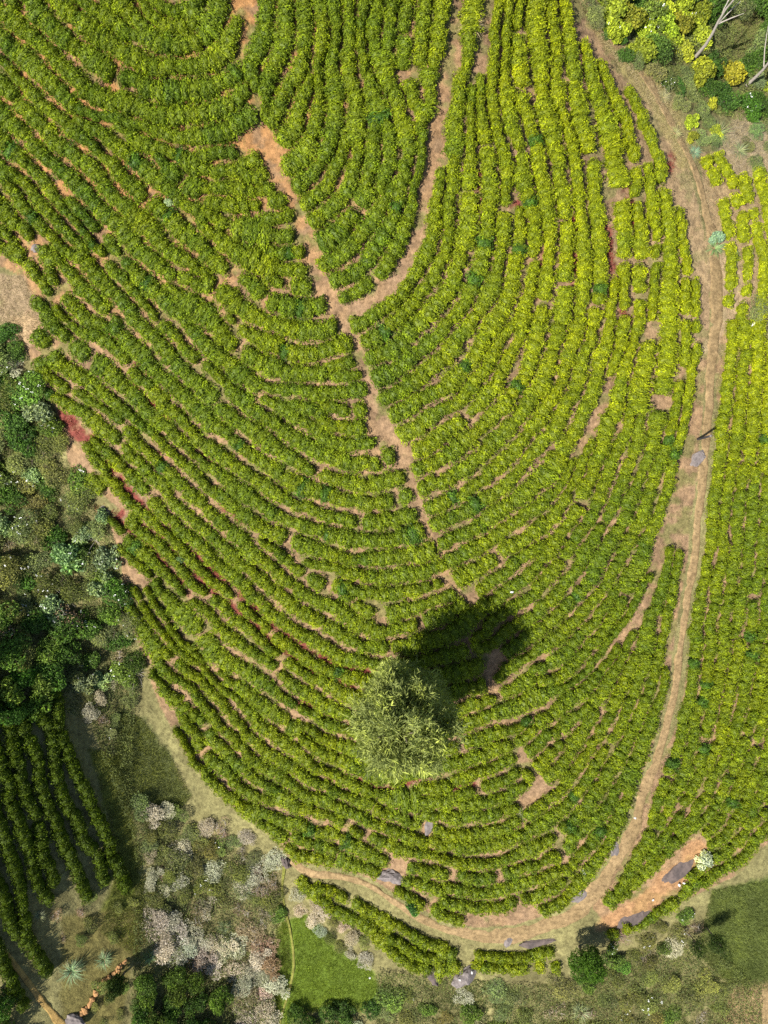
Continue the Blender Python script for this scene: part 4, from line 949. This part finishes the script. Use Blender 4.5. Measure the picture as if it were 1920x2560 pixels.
# ------------------------------------------------------------------ rocks and stones
def rock_mesh(name, seed, size, mat, base=ICO3, rough=0.25, flat=0.0):
    v = base[0].copy(); r = np.random.default_rng(seed)
    for k in range(5):
        d = unit(r.normal(0, 1, 3)); f = 2.0 + k * 1.3; ph = r.random() * 6
        v = v * (1 + rough / (k + 1.5) * np.sin(f * (v @ d) * 2 + ph))[:, None]
    for k in range(6):
        d = unit(r.normal(0, 1, 3)); lim = r.uniform(0.62, 0.9); q = v @ d
        v = v - np.maximum(q - lim, 0)[:, None] * d * 0.85
    v = v * np.array(size)
    me = mesh_py(name, [(v, base[1])], mat, smooth=False); return me
ROCKS = [(983,2192,(1.05,0.62,0.34),M_ROCK,"crescent of dark grey rock among the lower tea hedges"),(1168,2442,(1.15,0.68,0.55),M_ROCK,"grey boulder under the bush below the footpath"),
 (1072,2070,(0.62,0.42,0.20),M_ROCK,"small flat grey rock in a bare patch of the lower slope"),(1883,812,(0.75,0.25,0.22),M_PALE,"pale rock among the sparse yellow tea"),
 (1700,2172,(1.6,0.62,0.16),M_ROCKD,"dark slab at the upper part of the brown rock strip"),(1588,2296,(1.5,0.60,0.16),M_ROCKD,"dark slab at the lower part of the brown rock strip"),
 (1272,2352,(0.55,0.32,0.18),M_ROCK,"grey stone on the wide bend of the footpath"),(1340,2356,(1.5,0.35,0.14),M_ROCKD,"long dark slab edging the footpath's wide bend"),
 (1448,2240,(0.5,0.7,0.18),M_ROCK,"grey rock edging the footpath's inner side above the bend"),(1535,2120,(0.42,0.6,0.18),M_ROCK,"grey rock on the footpath's inner side higher up"),
 (1745,1145,(0.6,0.45,0.16),M_ROCK,"flat grey stone on the footpath below the wooden post"),(892,812,(0.3,0.25,0.16),M_ROCK,"lone grey stone at the meeting of the bare gaps"),
 (90,620,(0.28,0.4,0.2),M_ROCK,"grey stone in the bare patch at the left edge"),(180,2552,(0.9,0.6,0.25),M_ROCK,"grey slab at the lower end of the tan stones"),
 (715,2158,(0.35,0.6,0.3),M_ROCKD,"dark rock at the head of the lawn trail"),(262,1278,(0.6,0.4,0.1),M_ROCK,"flat grey rock in the red patch at the left field edge"),
 (1085,2440,(0.9,0.5,0.4),M_ROCKD,"dark mossy rock left of the grey boulder"),(700,560+440,(0.0,0,0),None,"")]
for i, (px, py, s, m, lab) in enumerate(ROCKS):
    if m is None: continue
    x, y, z = [float(v) for v in to_world(px, py, s[2] * 0.5)]
    ang = {4: 0.75, 5: 0.6, 7: 0.2, 3: 0.5, 0: -0.15}.get(i, i * 0.7)
    o = put("rock", rock_mesh("rock", 500 + i, s, m), loc=(x, y, z + s[2] * 0.25), rot=(0, 0, ang)); tag(o, lab, "rock", "rocks")
SCRAPS = [(1279,1480,"tiny white stone in the tea above the tree's shadow"),(1343,1543,"tiny white stone beside a bare gap right of the tree's shadow"),(1698,2213,"larger white stone on the dark slab"),(1710,2208,"smaller white stone beside the larger one on the slab"),
 (1633,2250,"white stone halfway down the rock strip"),(1735,2175,"pale stone near the white-flowered weed"),(1588,2045,"white stone on the footpath's lower bend"),(925,2445,"white stone at the lawn's right edge"),(1180,2432,"upper white fleck on the grey boulder"),(1150,2450,"lower white fleck on the grey boulder"),(1250,345,"white pebble in the upper gap")]
for i, (px, py, lab) in enumerate(SCRAPS):
    lift = 0.55 if 'boulder' in lab else (0.16 if 'slab' in lab else (0.6 if 'tea' in lab else 0.05))
    x, y, z = [float(v) for v in to_world(px, py, lift)]
    o = put("pale_stone", rock_mesh("pale_stone", 600 + i, (0.13, 0.09, 0.06), M_PALE, ICO1), loc=(x, y, z + lift), rot=(0, 0, i)); tag(o, lab, "stone", "pale stones")
wx, wy, wz = [float(v) for v in to_world(262, 2470)]
wall = thing("stone_line", "broken line of tan stones edging the ditch at the lower left", "stone edging", (wx, wy, wz))
wl = dense([(205,2535),(222,2510),(238,2488),(250,2465),(275,2440),(300,2418),(320,2398)], 8.0)
for i, p in enumerate(wl):
    if i % 9 == 7: continue
    x, y, z = [float(v) for v in to_world(p[0], p[1])]
    s = rng.uniform(0.16, 0.27)
    put("stone", rock_mesh("stone", 700 + i, (s * 1.2, s * 0.8, s * 0.7), M_STONE, ICO1), wall, (x - wx + rng.normal(0, .05), y - wy + rng.normal(0, .05), z - wz + 0.12), (0, 0, rng.uniform(0, 3)))

# ------------------------------------------------------------------ post, dead trunks, bare twigs
x, y, z = [float(v) for v in to_world(1744, 1098)]
root = thing("wooden_post", "dark weathered post standing at the footpath's right edge", "post", (x, y, z))
put("shaft", mesh_py("shaft", [tube([(0, 0, -0.3), (0.01, 0, 1.0), (0, 0.02, 1.95)], [0.085, 0.08, 0.07], 8)], M_POST), root)
put("cap", mesh_py("cap", [tube([(0, 0.02, 1.95), (0, 0.02, 2.02), (0, 0.02, 2.06)], [0.09, 0.09, 0.03], 8)], M_ROCK), root)
def dead_tree(px, py, h, lab, seed, forks):
    r = np.random.default_rng(seed)
    x, y, z = [float(v) for v in to_world(px, py)]
    root = thing("dead_tree", lab, "dead tree", (x, y, z))
    n = 8; zz = np.linspace(-0.2, h, n)
    p = np.stack([0.10 * np.sin(zz), 0.08 * np.cos(zz * 1.3), zz], 1)
    put("trunk", mesh_py("trunk", [tube(p, np.linspace(0.14, 0.035, n), 8)], M_DEADWOOD), root)
    for k in range(forks):
        hb = h * r.uniform(0.35, 0.8); a = r.uniform(0, 6.28); L = r.uniform(0.8, 1.9)
        b = np.array([0, 0, hb]); e = b + np.array([math.cos(a) * L, math.sin(a) * L, L * 0.9])
        mid = (b + e) / 2 + r.normal(0, 0.12, 3)
        put("limb", mesh_py("limb", [tube([b, mid, e], [0.05, 0.035, 0.012], 6)], M_DEADWOOD), root)
dead_tree(1732, 152, 7.0, "tall pale dead trunk leaning over the gully shrubs", 81, 4)
dead_tree(1868, 215, 5.0, "shorter pale dead trunk nearer the right edge of the gully", 82, 2)
for i, (px, py, lab) in enumerate([(228,1352,"pale bare twigs at the left field edge"),(150,1500,"grey bare brushwood in the middle of the left bank"),(305,1535,"pale bare twigs lower down beside the field edge"),(330,1690,"bare brushwood beside the lowest left hedges")]):
    r = np.random.default_rng(90 + i); x, y, z = [float(v) for v in to_world(px, py, 0.8)]
    root = thing("bare_twigs", lab, "brushwood", (x, y, z), group="bare brushwood")
    for k in range(9):
        a = r.uniform(0, 6.28); L = r.uniform(0.6, 1.3)
        e = np.array([math.cos(a) * L, math.sin(a) * L, r.uniform(0.4, 1.1)])
        put("twig", mesh_py("twig", [tube([(0, 0, 0), e * 0.5 + r.normal(0, 0.1, 3), e], [0.022, 0.015, 0.005], 5)], M_DEADWOOD), root)

# ------------------------------------------------------------------ ground cover that nobody could count
def blades_at(px, py, ln, wd, r, lean=0.7):
    x, y, z = to_world(px, py); n = len(x)
    a = r.uniform(0, 6.28, n); s = np.stack([np.cos(a), np.sin(a), 0 * a], 1)
    b = r.uniform(0, 6.28, n); L = ln * r.uniform(0.5, 1.3, n); k = np.abs(r.normal(0, lean, n))
    d = np.stack([np.cos(b) * np.sin(k), np.sin(b) * np.sin(k), np.cos(k)], 1)
    p = np.stack([x, y, z], 1); w_ = (wd * r.uniform(0.7, 1.3, n))[:, None]
    V = np.stack([p - s * w_, p + s * w_, p + d * L[:, None]], 1).reshape(-1, 3)
    return V, np.arange(3 * n).reshape(n, 3)
def sample_poly(poly, n, r):
    xs = [p[0] for p in poly]; ys = [p[1] for p in poly]; out = []
    tot = 0
    while tot < n:
        p = np.stack([r.uniform(min(xs), max(xs), 4 * n), r.uniform(min(ys), max(ys), 4 * n)], 1)
        p = p[in_poly(p[:, 0], p[:, 1], poly)]; out.append(p); tot += len(p)
    return np.concatenate(out)[:n]
def cover(name, pts, ln, wd, col, seed, mat=M_LEAF, lean=0.7):
    r = np.random.default_rng(seed)
    V, F = blades_at(pts[:, 0], pts[:, 1], ln, wd, r, lean)
    t = np.clip(0.55 * fnoise(pts[:, 0], pts[:, 1], 45, seed) + 0.45 * r.random(len(pts)), 0, 1)
    o = put(name, mesh_np(name, V, F, mat, tint=t), color=col); tag(o, kind='stuff'); return o
r = np.random.default_rng(200)
lawn = sample_poly([(705,2300),(770,2290),(810,2320),(860,2385),(905,2410),(940,2440),(960,2500),(900,2530),(740,2530),(700,2600),(640,2600),(690,2480),(705,2400)], 42000, r)
lawn = lawn[d_line(lawn[:, 0], lawn[:, 1], [(712,2165),(724,2320),(734,2420),(704,2540),(690,2620)]) > 5 + r.random(len(lawn)) * 4]
cover("lawn_grass", lawn, 0.16, 0.012, (0.20, 0.275, 0.028), 1, lean=0.8)
slope = sample_poly([(1780,2225),(1980,2190),(1980,2480),(1820,2460),(1740,2380)], 30000, r)
cover("long_grass", slope, 0.30, 0.014, (0.16, 0.20, 0.055), 2, lean=0.9)
gul = np.concatenate([sample_poly([(300,1780),(350,1790),(420,1880),(480,1990),(430,2050),(330,2010),(285,1900)], 15000, r), sample_poly([(225,1870),(300,1890),(335,2060),(365,2200),(350,2400),(250,2330),(300,2150)], 16000, r),
   sample_poly([(660,2150),(700,2200),(720,2300),(730,2420),(690,2560),(690,2400),(690,2280)], 5000, r)])
cover("gully_grass", gul, 0.24, 0.013, (0.20, 0.225, 0.06), 3)
scr = np.concatenate([sample_poly([(-60,880),(100,940),(160,1140),(270,1300),(345,1640),(330,2000),(420,2060),(690,2160),(690,2560),(330,2600),(340,2100),(225,1800),(-60,1700)], 46000, r),
   sample_poly([(940,2420),(1200,2450),(1390,2460),(1740,2330),(1900,2470),(1900,2640),(940,2640)], 34000, r), sample_poly([(1450,-60),(2000,-60),(2000,330),(1800,290),(1640,210)], 26000, r)])
def leafy_cover(name, pts, ln, wd, col, seed, top):
    r = np.random.default_rng(seed); x, y, z = to_world(pts[:, 0], pts[:, 1]); n = len(x)
    lump = np.clip((fnoise(x, y, 1.5, seed + 40) - 0.30) * 2.6, 0.03, 1)
    P = np.stack([x, y, z + top * lump * (1 - np.abs(r.normal(0, 0.25, n)))], 1)
    V, F = leaves(P, np.tile([0, 0, 1.0], (n, 1)), ln, wd, r, 0.42)
    t = np.clip(0.5 * fnoise(x, y, 1.1, seed) + 0.5 * r.random(n), 0, 1)
    o = put(name, mesh_np(name, V, F, M_LEAF, tint=t), color=col); tag(o, kind='stuff')
k = fnoise(scr[:, 0], scr[:, 1], 50, 14)
cover("scrub_grass", scr[k > 0.5], 0.34, 0.016, (0.19, 0.20, 0.075), 4, lean=1.0)
leafy_cover("scrub_undergrowth", np.concatenate([scr, scr[::2] + 1.7]), 0.13, 0.06, (0.135, 0.165, 0.055), 44, 0.55)
# dry grass along the paths and on bare ground
pp = dense(PATH, 2.0); k = r.integers(0, len(pp), 16000)
dr = pp[k] + r.normal(0, 1, (16000, 2)) * np.where(r.random((16000, 1)) < 0.8, 17, 30)
dr = np.concatenate([dr, sample_poly([(1470,60),(1530,80),(1620,150),(1680,240),(1740,420),(1700,420),(1640,290),(1560,180)], 7000, r), sample_poly([(1840,270),(1990,240),(1990,520),(1860,480),(1790,400)], 9000, r),
   sample_poly([(1740,380),(1990,400),(1990,840),(1810,860)], 9000, r), sample_poly([(0,690),(60,690),(100,760),(110,810),(60,880),(0,900)], 5000, r), sample_poly([(1820,2450),(1980,2440),(1980,2620),(1780,2620)], 6000, r)])
cover("dry_grass", dr, 0.20, 0.012, (0.40, 0.33, 0.19), 5, M_DRY, lean=1.1)
# sparse weeds and straw lying in the gaps between the hedges
wd_ = sample_poly(FIELD, 60000, r)
keep = fnoise(wd_[:, 0], wd_[:, 1], 40, 21) > 0.53
cover("gap_weeds", wd_[keep], 0.14, 0.016, (0.125, 0.145, 0.040), 6, lean=1.0)
st = sample_poly(FIELD, 45000, r)
cover("straw_litter", st, 0.15, 0.008, (0.42, 0.31, 0.19), 7, M_DRY, lean=1.45)
REDL = [[(253,811),(289,845),(338,898),(366,943)],[(322,951),(382,1013),(425,1050)],[(275,1166),(316,1219),(350,1256),(413,1319),(476,1373),(531,1428),(594,1484),(660,1543),(740,1606),(849,1665),(929,1681)],
  [(350,1306),(434,1382),(510,1459),(602,1534),(695,1614),(790,1685),(878,1719)],[(284,1294),(384,1378),(468,1480)],[(150,1030),(205,1090)],[(170,1050),(190,1060)],[(225,1265),(300,1285)],[(265,1150),(285,1190)],[(1200,430),(1196,520)],
  [(1500,540),(1520,590),(1528,680)],[(1435,540),(1440,690)],[(1565,460),(1580,560)],[(1555,780),(1570,810)],[(820,1940),(860,1945)],[(968,1975),(1030,1950),(1062,1952)],[(1063,1976),(1134,1972),(1180,1962)],[(1680,390),(1672,430)]]
rp = []
for ln in REDL:
    q = dense(ln, 1.5); k = r.integers(0, len(q), int(len(q) * 9)); rp.append(q[k] + r.normal(0, 5.5, (len(k), 2)))
rp = np.concatenate(rp); rp = rp[vnoise(rp[:, 0], rp[:, 1], 22, 33) > 0.36]
cover("red_creeping_weed", rp, 0.11, 0.022, (0.26, 0.075, 0.055), 8, M_DRY, lean=1.2)
